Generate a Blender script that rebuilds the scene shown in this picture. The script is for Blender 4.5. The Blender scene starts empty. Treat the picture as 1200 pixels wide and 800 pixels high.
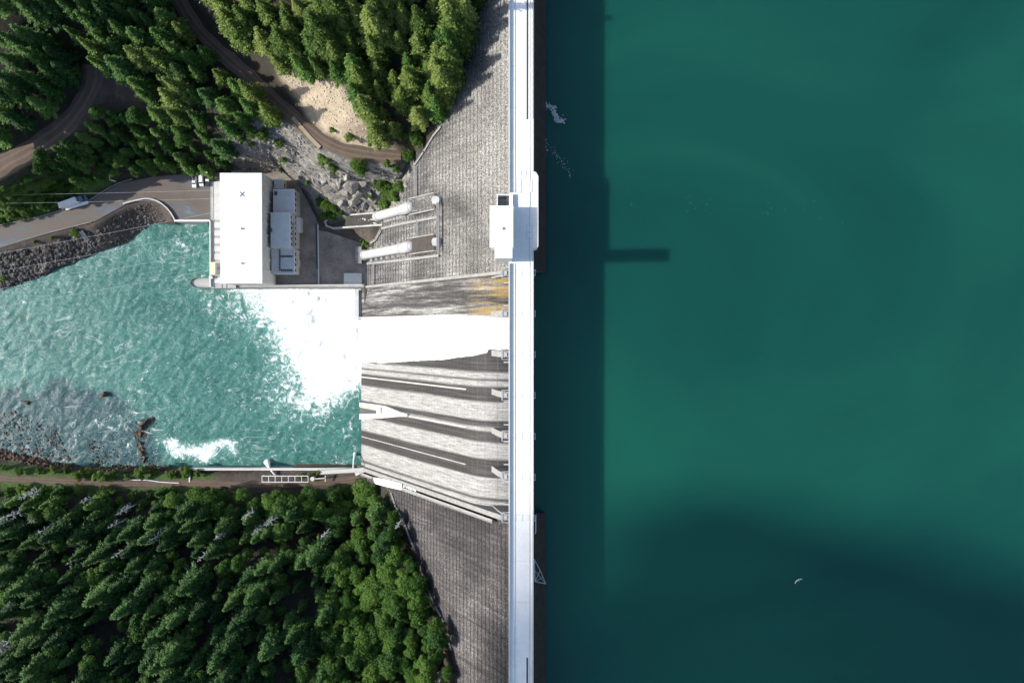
import bpy, bmesh, math, random
import numpy as np
from mathutils import Vector

# ------------------------------------------------------------------ camera, sky, sun, exposure
sc = bpy.context.scene
COL = sc.collection
FPX = 953.0                       # focal length in pixels of the 1200x800 photograph
CAMH = 300.0                      # camera height above the dam crest (z = 0)
TILT = math.atan(14.0 / FPX)
cd = bpy.data.cameras.new("camera")
cd.sensor_width = 36.0
cd.lens = FPX / 1200.0 * 36.0
cd.clip_start = 1.0
cd.clip_end = 6000.0
cam = bpy.data.objects.new("camera", cd)
cam.location = (0, 0, CAMH)
cam.rotation_euler = (-TILT, 0, 0)
COL.objects.link(cam)
sc.camera = cam

SUN_EL = math.radians(26.5)
w = bpy.data.worlds.new("World")
sc.world = w
w.use_nodes = True
nt = w.node_tree
bg = nt.nodes["Background"]
sky = nt.nodes.new("ShaderNodeTexSky")
sky.sky_type = 'NISHITA'
sky.sun_disc = False
sky.sun_elevation = SUN_EL
sky.sun_rotation = math.radians(270)
nt.links.new(sky.outputs[0], bg.inputs[0])
bg.inputs[1].default_value = 0.15
sl = bpy.data.lights.new("sun", 'SUN')
sl.energy = 4.3
sl.angle = math.radians(0.5)
sl.color = (1.0, 0.955, 0.885)
so = bpy.data.objects.new("sun", sl)
sdir = Vector((math.cos(SUN_EL), 0.02, -math.sin(SUN_EL)))
so.rotation_euler = sdir.to_track_quat('-Z', 'Y').to_euler()
so.location = (-200, 0, 250)
COL.objects.link(so)
vs = sc.view_settings
vs.view_transform = 'Standard'
vs.look = 'None'
vs.exposure = 0.7
vs.gamma = 1.0
vs.use_curve_mapping = False

# ------------------------------------------------------------------ helpers
def ray(px, py):
    u = (px - 600.0) / FPX
    v = (400.0 - py) / FPX
    a = -TILT
    return (u, v * math.cos(a) + math.sin(a), v * math.sin(a) - math.cos(a))

def P(px, py, z):
    d = ray(px, py)
    t = (z - CAMH) / d[2]
    return (d[0] * t, d[1] * t, z)

def proj(x, y, z):                # numpy arrays -> photo pixels
    a = TILT
    zz = z - CAMH
    yc = y * math.cos(a) - zz * math.sin(a)
    zc = y * math.sin(a) + zz * math.cos(a)
    return 600 + FPX * x / -zc, 400 - FPX * yc / -zc

FS = 0.678                        # horizontal run of the downstream face per metre of depth
def face_hit(px, py, off=-1.0):   # ray against the downstream face x = off + FS*z
    d = ray(px, py)
    t = (off + FS * CAMH) / (d[0] - FS * d[2])
    return (d[0] * t, d[1] * t, CAMH + d[2] * t)

rng = np.random.RandomState(7)
_perm = rng.rand(256, 256)
def vnoise(x, y):
    xi = np.floor(x).astype(int); yi = np.floor(y).astype(int)
    fx = x - xi; fy = y - yi
    fx = fx * fx * (3 - 2 * fx); fy = fy * fy * (3 - 2 * fy)
    a = _perm[xi & 255, yi & 255]; b = _perm[(xi + 1) & 255, yi & 255]
    c = _perm[xi & 255, (yi + 1) & 255]; d = _perm[(xi + 1) & 255, (yi + 1) & 255]
    return (a * (1 - fx) + b * fx) * (1 - fy) + (c * (1 - fx) + d * fx) * fy
def fbm(x, y, s, o=4):
    r = 0; amp = 0.5; x = x * s; y = y * s
    for i in range(o):
        r = r + amp * (vnoise(x + 17.3 * i, y + 5.1 * i) - 0.5) * 2
        x = x * 2.03; y = y * 2.03; amp *= 0.5
    return r
def sstep(a, b, x):
    t = np.clip((x - a) / (b - a), 0, 1)
    return t * t * (3 - 2 * t)
def inpoly(poly, x, y):
    x = np.asarray(x, float); y = np.asarray(y, float)
    r = np.zeros(x.shape, bool)
    n = len(poly)
    for i in range(n):
        x0, y0 = poly[i]; x1, y1 = poly[(i + 1) % n]
        if y0 == y1: continue
        c = ((y0 > y) != (y1 > y)) & (x < (x1 - x0) * (y - y0) / (y1 - y0) + x0)
        r ^= c
    return r
def pdist(pts, x, y):             # distance to a polyline and z there (pts Nx3)
    best = np.full(x.shape, 1e9); bz = np.zeros(x.shape)
    for (a, b) in zip(pts[:-1], pts[1:]):
        dx = b[0] - a[0]; dy = b[1] - a[1]
        L = dx * dx + dy * dy + 1e-9
        t = np.clip(((x - a[0]) * dx + (y - a[1]) * dy) / L, 0, 1)
        d = np.hypot(x - a[0] - t * dx, y - a[1] - t * dy)
        m = d < best
        best = np.where(m, d, best); bz = np.where(m, a[2] + t * (b[2] - a[2]), bz)
    return best, bz
def smooth_line(pts, step=2.0):   # Catmull-Rom resample of 3D points
    p = [np.array(q, float) for q in pts]
    p = [2 * p[0] - p[1]] + p + [2 * p[-1] - p[-2]]
    out = []
    for i in range(1, len(p) - 2):
        n = max(2, int(np.linalg.norm(p[i + 1] - p[i]) / step))
        for k in range(n):
            t = k / n
            out.append(0.5 * ((2 * p[i]) + (-p[i-1] + p[i+1]) * t + (2*p[i-1] - 5*p[i] + 4*p[i+1] - p[i+2]) * t*t + (-p[i-1] + 3*p[i] - 3*p[i+1] + p[i+2]) * t**3))
    out.append(p[-2])
    return out

def tag(o, label=None, cat=None, group=None, kind=None):
    if label: o["label"] = label
    if cat: o["category"] = cat
    if group: o["group"] = group
    if kind: o["kind"] = kind
    return o
def empty(name, loc=(0, 0, 0), rz=0.0):
    o = bpy.data.objects.new(name, None)
    o.location = loc; o.rotation_euler = (0, 0, rz)
    o.empty_display_size = 0.5
    COL.objects.link(o)
    return o
def link(name, me, parent=None, loc=None):
    o = bpy.data.objects.new(name, me)
    COL.objects.link(o)
    if parent: o.parent = parent
    if loc: o.location = loc
    return o

class MB:
    def __init__(s): s.v = []; s.f = []
    def add(s, vs_, fs_):
        n = len(s.v); s.v += [tuple(q) for q in vs_]; s.f += [tuple(i + n for i in f) for f in fs_]; return s
    def box(s, x0, x1, y0, y1, z0, z1):
        return s.add([(x0,y0,z0),(x1,y0,z0),(x1,y1,z0),(x0,y1,z0),(x0,y0,z1),(x1,y0,z1),(x1,y1,z1),(x0,y1,z1)],
                     [(0,3,2,1),(4,5,6,7),(0,1,5,4),(1,2,6,5),(2,3,7,6),(3,0,4,7)])
    def prism(s, poly, z0, z1):   # poly in xy, any winding
        a = sum(poly[i][0]*poly[(i+1)%len(poly)][1] - poly[(i+1)%len(poly)][0]*poly[i][1] for i in range(len(poly)))
        if a < 0: poly = poly[::-1]
        n = len(poly)
        return s.add([(x, y, z0) for x, y in poly] + [(x, y, z1) for x, y in poly],
                     [tuple(range(n))[::-1], tuple(range(n, 2*n))] + [(i, (i+1)%n, n+(i+1)%n, n+i) for i in range(n)])
    def extr_y(s, prof, y0, y1):  # prof in xz
        a = sum(prof[i][0]*prof[(i+1)%len(prof)][1] - prof[(i+1)%len(prof)][0]*prof[i][1] for i in range(len(prof)))
        if a < 0: prof = prof[::-1]
        n = len(prof)
        return s.add([(x, y0, z) for x, z in prof] + [(x, y1, z) for x, z in prof],
                     [tuple(range(n)), tuple(range(n, 2*n))[::-1]] + [(i, n+i, n+(i+1)%n, (i+1)%n) for i in range(n)])
    def bar(s, a, b, wd, h, up=(0,0,1)):   # rectangular bar from a to b
        a = Vector(a); b = Vector(b); d = (b - a).normalized()
        u = Vector(up)
        sd = d.cross(u)
        if sd.length < 1e-4: sd = d.cross(Vector((1,0,0)))
        sd.normalize(); u = sd.cross(d)
        q = []
        for c in (a, b):
            for (i, j) in ((-1,-1),(1,-1),(1,1),(-1,1)):
                q.append(c + sd * (i*wd/2) + u * (j*h/2))
        return s.add(q, [(0,1,2,3),(7,6,5,4),(0,4,5,1),(1,5,6,2),(2,6,7,3),(3,7,4,0)])
    def tube(s, pts, rad, n=8, cap=True):
        pts = [Vector(p) for p in pts]
        m = len(pts); q = []
        for i, p in enumerate(pts):
            d = (pts[min(i+1, m-1)] - pts[max(i-1, 0)]).normalized()
            u = Vector((0,0,1)) if abs(d.z) < 0.9 else Vector((1,0,0))
            a = d.cross(u).normalized(); b = a.cross(d)
            r = rad[i] if isinstance(rad, (list, tuple)) else rad
            for k in range(n):
                t = 2*math.pi*k/n
                q.append(p + a*(r*math.cos(t)) + b*(r*math.sin(t)))
        fs = [(i*n+k, i*n+(k+1)%n, (i+1)*n+(k+1)%n, (i+1)*n+k) for i in range(m-1) for k in range(n)]
        if cap: fs += [tuple(range(n))[::-1], tuple(range((m-1)*n, m*n))]
        return s.add(q, fs)
    def mesh(s, name, mat, smooth=False):
        me = bpy.data.meshes.new(name)
        me.from_pydata(s.v, [], s.f)
        if mat: me.materials.append(mat)
        if smooth: me.polygons.foreach_set("use_smooth", [True]*len(me.polygons))
        me.update()
        return me
    def build(s, name, mat, parent=None, smooth=False):
        return link(name, s.mesh(name, mat, smooth), parent)

# ------------------------------------------------------------------ materials
class NT:
    def __init__(s, name):
        s.m = bpy.data.materials.new(name); s.m.use_nodes = True
        s.t = s.m.node_tree; s.b = s.t.nodes["Principled BSDF"]
    def n(s, typ, ins=None, **kw):
        o = s.t.nodes.new("ShaderNode" + typ)
        for k, v in kw.items(): setattr(o, k, v)
        for k, v in (ins or {}).items(): s.set(o.inputs[k], v)
        return o
    def set(s, sock, v):
        if hasattr(v, "is_output") or isinstance(v, bpy.types.NodeSocket): s.t.links.new(v, sock)
        elif hasattr(v, "outputs"): s.t.links.new(v.outputs[0], sock)
        else: sock.default_value = v
    def pos(s): return s.n("NewGeometry").outputs["Position"]
    def mapping(s, v, scale=(1,1,1), rot=(0,0,0)):
        return s.n("Mapping", {"Vector": v, "Scale": scale, "Rotation": rot}).outputs[0]
    def noise(s, v, scale, detail=6, rough=0.6, dist=0.0):
        return s.n("TexNoise", {"Vector": v, "Scale": scale, "Detail": detail, "Roughness": rough, "Distortion": dist}).outputs["Fac"]
    def ramp(s, f, stops, interp='LINEAR'):
        o = s.n("ValToRGB", {"Fac": f}); r = o.color_ramp; r.interpolation = interp
        while len(r.elements) < len(stops): r.elements.new(0.5)
        for e, (p, c) in zip(r.elements, stops):
            e.position = p; e.color = (c[0], c[1], c[2], 1) if hasattr(c, "__len__") else (c, c, c, 1)
        return o.outputs[0]
    def mix(s, f, a, b, mode='MIX'):
        o = s.n("Mix", data_type='RGBA', blend_type=mode)
        s.set(o.inputs[0], f)
        for i, v in ((6, a), (7, b)):
            if isinstance(v, (tuple, list)) and len(v) == 3: v = (*v, 1)
            s.set(o.inputs[i], v)
        return o.outputs[2]
    def math(s, op, a, b=0.0, c=0.0):
        o = s.n("Math", operation=op)
        s.set(o.inputs[0], a); s.set(o.inputs[1], b); s.set(o.inputs[2], c)
        return o.outputs[0]
    def attr(s, name): return s.n("Attribute", attribute_name=name).outputs["Fac"]
    def sepx(s, v): return s.n("SeparateXYZ", {"Vector": v}).outputs
    def bump(s, h, strength=0.5, dist=0.2):
        s.set(s.b.inputs["Normal"], s.n("Bump", {"Height": h, "Strength": strength, "Distance": dist}))
    def fin(s, col, rough=0.8, spec=None):
        if isinstance(col, tuple): col = (*col[:3], 1)
        s.set(s.b.inputs["Base Color"], col); s.set(s.b.inputs["Roughness"], rough)
        if spec is not None: s.b.inputs["Specular IOR Level"].default_value = spec
        return s.m

def plain(name, c, rough=0.6, var=0.25, scale=1.5, metal=0.0, bump=0.0):
    k = NT(name); p = k.pos()
    f = k.noise(p, scale, 5, 0.65)
    g = k.noise(p, scale * 9, 3, 0.6)
    f = k.math('MULTIPLY_ADD', g, 0.4, k.math('MULTIPLY', f, 0.7))
    lo = tuple(v * (1 - var) for v in c); hi = tuple(min(1, v * (1 + var * 0.7)) for v in c)
    col = k.ramp(f, [(0.3, lo), (0.75, hi)])
    k.b.inputs["Metallic"].default_value = metal
    if bump: k.bump(g, bump, 0.1)
    return k.fin(col, rough)

M = {}
M['white_roof'] = plain('white_roof', (0.80, 0.80, 0.79), 0.6, 0.06, 0.15)
M['deck'] = plain('pale_deck_concrete', (0.80, 0.79, 0.75), 0.8, 0.14, 0.12, bump=0.15)
M['concrete'] = plain('weathered_concrete', (0.40, 0.39, 0.37), 0.85, 0.4, 0.25, bump=0.3)
M['pale_concrete'] = plain('pale_concrete', (0.60, 0.59, 0.56), 0.85, 0.22, 0.4, bump=0.2)
M['roof_grey'] = plain('grey_membrane_roof', (0.55, 0.58, 0.60), 0.7, 0.15, 0.5)
M['white_paint'] = plain('white_paint', (0.78, 0.78, 0.76), 0.35, 0.08, 1.2)
M['old_concrete'] = plain('old_grey_concrete', (0.25, 0.245, 0.235), 0.9, 0.45, 0.5, bump=0.3)
M['white_pipe'] = plain('white_pipe_paint', (0.46, 0.46, 0.445), 0.45, 0.25, 0.35)
M['steel'] = plain('galvanised_steel', (0.52, 0.53, 0.54), 0.45, 0.2, 2.0, 0.3)
M['dark_steel'] = plain('dark_steel', (0.06, 0.065, 0.07), 0.5, 0.3, 2.0, 0.2)
M['yellow'] = plain('faded_yellow_paint', (0.55, 0.42, 0.08), 0.6, 0.3, 2.0)
M['cream'] = plain('cream_paint', (0.70, 0.66, 0.48), 0.5, 0.1, 1.0)
M['rubber'] = plain('black_rubber', (0.02, 0.02, 0.02), 0.8, 0.2, 3.0)
M['glass'] = plain('dark_glass', (0.02, 0.028, 0.035), 0.08, 0.2, 1.0)
M['car_white'] = plain('white_car_paint', (0.75, 0.76, 0.77), 0.25, 0.04, 1.0)
M['car_blue'] = plain('blue_grey_car_paint', (0.10, 0.17, 0.26), 0.25, 0.1, 1.0)
M['car_dark'] = plain('dark_car_paint', (0.03, 0.035, 0.04), 0.25, 0.1, 1.0)
M['red_lens'] = plain('red_lens', (0.35, 0.02, 0.02), 0.3, 0.1, 1.0)
M['clear_lens'] = plain('clear_lens', (0.7, 0.7, 0.68), 0.2, 0.05, 1.0)
M['bark'] = plain('bark', (0.10, 0.07, 0.05), 0.9, 0.4, 3.0)
M['grey_wood'] = plain('bleached_dead_wood', (0.50, 0.49, 0.50), 0.85, 0.25, 2.0)
M['fill'] = plain('dark_gravel_fill', (0.055, 0.047, 0.041), 0.95, 0.5, 0.6, bump=0.5)
M['tan_wall'] = plain('tan_stone', (0.34, 0.28, 0.19), 0.9, 0.3, 0.5)
M['soil'] = plain('dark_soil', (0.25, 0.215, 0.185), 0.95, 0.6, 0.16, bump=0.5)
M['wire'] = plain('aluminium_wire', (0.75, 0.77, 0.78), 0.35, 0.05, 1.0, 0.4)
M['rust'] = plain('rusty_brown', (0.16, 0.09, 0.05), 0.8, 0.4, 1.5)
M['foam_flake'] = plain('dirty_foam', (0.42, 0.44, 0.42), 0.8, 0.3, 0.8)

def rockmat(name, a, b, c):
    k = NT(name); p = k.pos()
    f = k.noise(p, 0.35, 8, 0.68, 0.6)
    v = k.n("TexVoronoi", {"Vector": k.mapping(p, (1,1,0.6)), "Scale": 0.5}, feature='DISTANCE_TO_EDGE').outputs[0]
    rnd = k.n("ObjectInfo").outputs["Random"]
    f2 = k.math('ADD', f, k.math('MULTIPLY', k.math('SUBTRACT', rnd, 0.5), 0.12))
    col = k.ramp(f2, [(0.3, a), (0.52, b), (0.75, c)])
    k.bump(k.math('ADD', f, k.math('MULTIPLY', v, 0.4)), 0.7, 0.5)
    return k.fin(col, 0.9)
M['rock'] = rockmat('grey_rock', (0.06, 0.055, 0.05), (0.24, 0.225, 0.20), (0.44, 0.41, 0.36))
M['riprap'] = rockmat('riprap_rock', (0.025, 0.022, 0.02), (0.10, 0.088, 0.078), (0.42, 0.40, 0.36))
M['wet_rock'] = rockmat('wet_brown_rock', (0.02, 0.015, 0.012), (0.075, 0.045, 0.028), (0.18, 0.11, 0.065))

def dam_face_mat():
    k = NT('dam_face_concrete'); p = k.pos(); x, y, z = k.sepx(p)
    # dirt and lichen caught on the ledge of each concrete lift
    lf = k.math('FRACT', k.math('DIVIDE', z, 2.3))
    ledge = k.ramp(lf, [(0.0, 1.0), (0.16, 0.9), (0.32, 0.0), (0.88, 0.0), (1.0, 1.0)])
    speck = k.noise(k.mapping(p, (1.6, 1.5, 1.6)), 1.0, 7, 0.74)
    patch = k.noise(k.mapping(p, (0.02, 0.03, 0.02)), 1.0, 5, 0.62, 0.5)
    streak = k.noise(k.mapping(p, (0.03, 0.8, 0.03)), 1.0, 5, 0.65)
    f = k.math('ADD', k.math('MULTIPLY', speck, 0.62), k.math('ADD', k.math('MULTIPLY', patch, 0.42), k.math('MULTIPLY', streak, 0.22)))
    col = k.ramp(f, [(0.50, (0.013, 0.012, 0.013)), (0.595, (0.050, 0.048, 0.048)), (0.68, (0.16, 0.155, 0.15)), (0.77, (0.48, 0.465, 0.43))])
    # cleaner, paler concrete toward the crest on the north half
    dk = k.math('MULTIPLY', ledge, k.ramp(k.noise(p, 0.35, 4, 0.7), [(0.35, 0.05), (0.65, 0.7)]))
    col = k.mix(dk, col, (0.05, 0.043, 0.04))
    # weathered purple-brown film on the southern blocks
    south = k.ramp(k.math('MULTIPLY_ADD', y, -0.01, 0.0), [(0.60, 0.0), (0.72, 1.0)])
    crest = k.n('MapRange', {'Value': k.math('MULTIPLY_ADD', k.math('SUBTRACT', patch, .5), 60.0, x), 'From Min': -40.0, 'From Max': -4.0, 'To Min': 0.0, 'To Max': 0.55}).outputs[0]
    col = k.mix(k.math('MULTIPLY', crest, k.math('SUBTRACT', 1.0, south)), col, k.ramp(speck, [(.38, (.05, .048, .047)), (.5, (.23, .222, .205)), (.63, (.54, .52, .46))]))
    col = k.mix(k.math('MULTIPLY', south, 0.8), col, k.mix(1.0, col, (0.50, 0.46, 0.47), 'MULTIPLY'))
    k.bump(speck, 0.5, 0.15)
    return k.fin(col, 0.92)
M['face'] = dam_face_mat()

PIERS = [P(597, py, -2)[1] for py in (320, 367.5, 415, 462.5, 510, 557.5, 605)]
def chute_mat():
    k = NT('chute_concrete'); p = k.pos(); x, y, z = k.sepx(p)
    wob = k.noise(k.mapping(p, (0.012, 0.35, 0.012)), 1.0, 5, 0.6)
    yy = k.math('ADD', y, k.math('MULTIPLY', k.math('SUBTRACT', wob, 0.5), 1.5))
    def band(c, h, soft=0.5):
        d = k.math('ABSOLUTE', k.math('SUBTRACT', yy, c))
        return k.n("MapRange", {"Value": d, "From Min": h - soft, "From Max": h + soft, "To Min": 1.0, "To Max": 0.0}).outputs[0]
    dark = None
    for c, h in ((-25.3, 3.0), (-36.9, 1.2), (-41.9, 2.2), (-54.5, 3.7), (-11.0, 5.6), (-19.6, 0.4), (-66.6, 0.5)):
        b = band(c, h)
        dark = b if dark is None else k.math('MAXIMUM', dark, b)
    north = k.n("MapRange", {"Value": yy, "From Min": PIERS[1] - 0.3, "From Max": PIERS[1] + 0.3, "To Min": 0.0, "To Max": 1.0}).outputs[0]
    fine = k.noise(k.mapping(p, (0.12, 1.6, 0.12)), 1.0, 6, 0.68)
    lift = k.math('FRACT', k.math('DIVIDE', z, 2.3))
    ll = k.ramp(lift, [(0.0, 1.0), (0.08, 0.0), (0.95, 0.0), (1.0, 1.0)])
    grain = k.noise(p, 1.3, 6, 0.7)
    fl = k.math('ADD', k.math('MULTIPLY', fine, 0.6), k.math('MULTIPLY', grain, 0.4))
    clean = k.ramp(fl, [(0.34, (0.10, 0.10, 0.096)), (0.48, (0.245, 0.242, 0.235)), (0.66, (0.43, 0.427, 0.415))])
    stain = k.ramp(fl, [(0.36, (0.008, 0.0075, 0.0075)), (0.55, (0.021, 0.0195, 0.019)), (0.72, (0.065, 0.061, 0.058))])
    mid = k.ramp(k.math('ADD', k.math('MULTIPLY', k.noise(k.mapping(p, (0.022, 0.42, 0.022)), 1.0, 5, 0.62), 0.5), k.math('MULTIPLY', fl, 0.5)),
                 [(0.42, (0.012, 0.011, 0.011)), (0.50, (0.07, 0.067, 0.066)), (0.60, (0.32, 0.315, 0.305))])
    # stains break up towards the crest
    brk = k.ramp(k.noise(k.mapping(p, (0.02, 1.1, 0.02)), 1.0, 4, 0.6), [(0.36, 0.88), (0.5, 1.0)])
    col = k.mix(k.math('MULTIPLY', dark, brk), clean, stain)
    col = k.mix(north, col, mid)
    # yellow lichen under the first gate
    ym = k.math('MULTIPLY', k.n("MapRange", {"Value": x, "From Min": -19.0, "From Max": -7.0, "To Min": 0.0, "To Max": 1.0}).outputs[0], north)
    yn = k.ramp(k.noise(k.mapping(p, (0.05, 0.5, 0.05)), 1.0, 5, 0.6), [(0.40, 0.0), (0.52, 1.0)])
    col = k.mix(k.math('MULTIPLY', k.math('MULTIPLY', ym, yn), 0.8), col, k.mix(fl, (0.22, 0.13, 0.03), (0.52, 0.36, 0.10)))
    col = k.mix(k.math('MULTIPLY', ll, 0.35), col, (0.10, 0.095, 0.09))
    k.bump(fl, 0.35, 0.15)
    return k.fin(col, 0.75)
M['chute'] = chute_mat()

def upstream_mat():
    k = NT('stained_shade_upstream_concrete'); p = k.pos(); x, y, z = k.sepx(p)
    f = k.noise(k.mapping(p, (0.2, 0.5, 0.2)), 1.0, 6, 0.65)
    col = k.ramp(f, [(0.3, (0.020, 0.014, 0.010)), (0.7, (0.055, 0.040, 0.030))])  # brown water stain with the dam's deep shade put into the colour
    return k.fin(col, 0.85)
M['upstream'] = upstream_mat()

def road_mat(name, lo, hi, tint):
    k = NT(name); p = k.pos()
    f = k.noise(p, 0.22, 7, 0.65, 0.3)
    g = k.noise(p, 3.0, 4, 0.7)
    t = k.attr('across')
    tr = k.ramp(t, [(0.0, 0.35), (0.2, 0.1), (0.32, 1.0), (0.42, 0.15), (0.5, 0.0), (0.58, 0.15), (0.68, 1.0), (0.8, 0.1), (1.0, 0.35)])
    fac = k.math('ADD', k.math('MULTIPLY', f, 0.7), k.math('MULTIPLY', g, 0.3))
    col = k.ramp(fac, [(0.3, lo), (0.7, hi)])
    col = k.mix(k.math('MULTIPLY', tr, 0.5), col, tint)
    k.bump(g, 0.4, 0.1)
    return k.fin(col, 0.95)
M['dirt_road'] = road_mat('dirt_road', (0.066, 0.046, 0.034), (0.145, 0.104, 0.076), (0.205, 0.155, 0.115))
def yardroad():
    k = NT('asphalt_and_gravel_road'); p = k.pos()
    f = k.noise(k.mapping(p, (0.045, 0.16, 0.1), (0, 0, 0.0)), 1.0, 7, 0.62, 0.8)
    g = k.noise(p, 2.2, 5, 0.7)
    fac = k.math('ADD', k.math('MULTIPLY', f, 0.75), k.math('MULTIPLY', g, 0.25))
    col = k.ramp(fac, [(0.36, (0.13, 0.102, 0.08)), (0.50, (0.15, 0.125, 0.105)), (0.57, (0.12, 0.125, 0.135)), (0.66, (0.165, 0.19, 0.215))])
    k.bump(g, 0.3, 0.08)
    return k.fin(col, 0.9)
M['access'] = yardroad()

def terrain_mat():
    k = NT('hillside_ground'); p = k.pos()
    f = k.noise(p, 0.28, 8, 0.68, 0.4); g = k.noise(p, 1.4, 6, 0.7)
    mixf = k.math('ADD', k.math('MULTIPLY', f, 0.55), k.math('MULTIPLY', g, 0.45))
    floor = k.ramp(mixf, [(0.3, (0.012, 0.012, 0.008)), (0.52, (0.030, 0.026, 0.017)), (0.72, (0.075, 0.062, 0.044))])
    n1 = k.noise(k.mapping(p, (0.35, 0.35, 0.9)), 1.0, 8, 0.72, 0.8)
    rock = k.ramp(n1, [(0.34, (0.035, 0.031, 0.029)), (0.47, (0.145, 0.135, 0.122)), (0.6, (0.28, 0.265, 0.24)), (0.74, (0.46, 0.44, 0.40))])
    tan = k.ramp(mixf, [(0.3, (0.20, 0.15, 0.10)), (0.5, (0.40, 0.325, 0.23)), (0.72, (0.58, 0.49, 0.37))])
    grass = k.ramp(mixf, [(0.3, (0.025, 0.055, 0.010)), (0.55, (0.065, 0.125, 0.020)), (0.75, (0.12, 0.19, 0.04))])
    bank = k.ramp(mixf, [(0.3, (0.030, 0.024, 0.020)), (0.55, (0.095, 0.075, 0.06)), (0.78, (0.22, 0.18, 0.15))])
    col = k.mix(k.attr('bank'), floor, bank)
    col = k.mix(k.attr('grass'), col, grass)
    col = k.mix(k.attr('tan'), col, tan)
    col = k.mix(k.attr('rock'), col, rock)
    k.bump(k.math('ADD', k.math('MULTIPLY', n1, 0.7), k.math('MULTIPLY', g, 0.3)), 0.8, 0.6)
    return k.fin(col, 0.95)
M['terrain'] = terrain_mat()

def reservoir_mat():
    k = NT('reservoir_water'); p = k.pos()
    big = k.noise(k.mapping(p, (0.006, 0.008, 0.006)), 1.0, 4, 0.5, 0.6)
    gr = k.noise(p, 1.2, 3, 0.6)
    col = k.ramp(big, [(0.34, (0.0042, 0.054, 0.044)), (0.62, (0.0085, 0.090, 0.060))])
    col = k.mix(k.math('MULTIPLY', gr, 0.25), col, (0.005, 0.057, 0.046))
    k.b.inputs["IOR"].default_value = 1.333
    # light spreads sideways inside the silty water, which softens shadow edges
    k.b.subsurface_method = 'BURLEY'
    k.b.inputs['Subsurface Weight'].default_value = 1.0; k.b.inputs['Subsurface Radius'].default_value = (0.6, 1.0, 1.0); k.b.inputs['Subsurface Scale'].default_value = 6.0
    k.bump(k.math('ADD', k.noise(p, 0.5, 4, 0.6), k.math('MULTIPLY', gr, 0.4)), 0.12, 0.3)
    return k.fin(col, 0.12)
M['reservoir'] = reservoir_mat()

def river_mat():
    k = NT('river_water'); p = k.pos()
    big = k.noise(k.mapping(p, (0.03, 0.05, 0.03)), 1.0, 5, 0.55, 0.8)
    rip = k.noise(k.mapping(p, (0.55, 0.9, 0.5), (0, 0, 0.5)), 1.0, 5, 0.65, 0.9)
    col = k.ramp(big, [(0.3, (0.030, 0.125, 0.106)), (0.7, (0.058, 0.190, 0.158))])
    col = k.mix(k.ramp(rip, [(0.44, 0.0), (0.72, 0.65)]), col, (0.13, 0.30, 0.265))
    col = k.mix(k.ramp(rip, [(0.30, 0.5), (0.46, 0.0)]), col, (0.014, 0.070, 0.062))
    sh = k.attr('shallow')
    bed = k.ramp(k.noise(p, 0.6, 6, 0.7), [(0.32, (0.015, 0.034, 0.048)), (0.5, (0.028, 0.080, 0.095)), (0.68, (0.07, 0.095, 0.085))])
    col = k.mix(sh, col, bed)
    foam = k.attr('foam')
    # lacy foam: streak texture thresholded by how much air the water carries
    lace = k.noise(k.mapping(p, (0.22, 0.22, 0.2)), 1.0, 8, 0.68, 1.6)
    fine = k.noise(p, 0.9, 6, 0.7, 1.0)
    v = k.math('ADD', foam, k.math('MULTIPLY_ADD', lace, 2.2, k.math('MULTIPLY_ADD', fine, 1.3, -1.75)))
    ff = k.ramp(v, [(0.36, 0.0), (0.62, 0.65), (0.85, 1.0)])
    vn = k.noise(k.mapping(p, (0.028, 0.050, 0.05)), 1.0, 3, 0.5, 3.2)
    vein = k.ramp(k.math('ABSOLUTE', k.math('SUBTRACT', vn, 0.5)), [(0.0, 1.0), (0.010, 0.3), (0.024, 0.0)])
    vz = k.ramp(k.noise(k.mapping(p, (0.03, 0.04, 0.05)), 1.0, 5, 0.65), [(0.50, 0.0), (0.66, 0.5)])
    fleck = k.ramp(k.noise(k.mapping(p, (0.5, 1.1, 0.5), (0, 0, 0.6)), 1.0, 6, 0.7, 0.6), [(0.63, 0.0), (0.76, 0.5)])
    ff = k.math('MAXIMUM', ff, k.math('MAXIMUM', k.math('MULTIPLY', vein, vz), k.math('MULTIPLY', fleck, 0.6)))
    mil = k.ramp(foam, [(0.14, 0.0), (0.7, 0.75)])
    col = k.mix(mil, col, (0.16, 0.36, 0.31))
    col = k.mix(ff, col, (0.90, 0.93, 0.92))
    k.b.inputs["IOR"].default_value = 1.333
    k.bump(k.math('ADD', rip, k.math('MULTIPLY', k.noise(p, 2.2, 4, 0.65), 0.35)), 0.55, 0.5)
    return k.fin(col, k.ramp(ff, [(0.0, 0.22), (1.0, 0.75)]))
M['river'] = river_mat()
def flow_mat():
    k = NT('white_water'); p = k.pos()
    f = k.noise(k.mapping(p, (0.12, 0.9, 0.12)), 1.0, 6, 0.65, 0.5)
    col = k.ramp(f, [(0.25, (0.50, 0.57, 0.57)), (0.5, (0.86, 0.88, 0.88)), (0.7, (0.93, 0.94, 0.94))])
    k.bump(f, 0.5, 0.4)
    return k.fin(col, 0.7)
M['flow'] = flow_mat()

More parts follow.
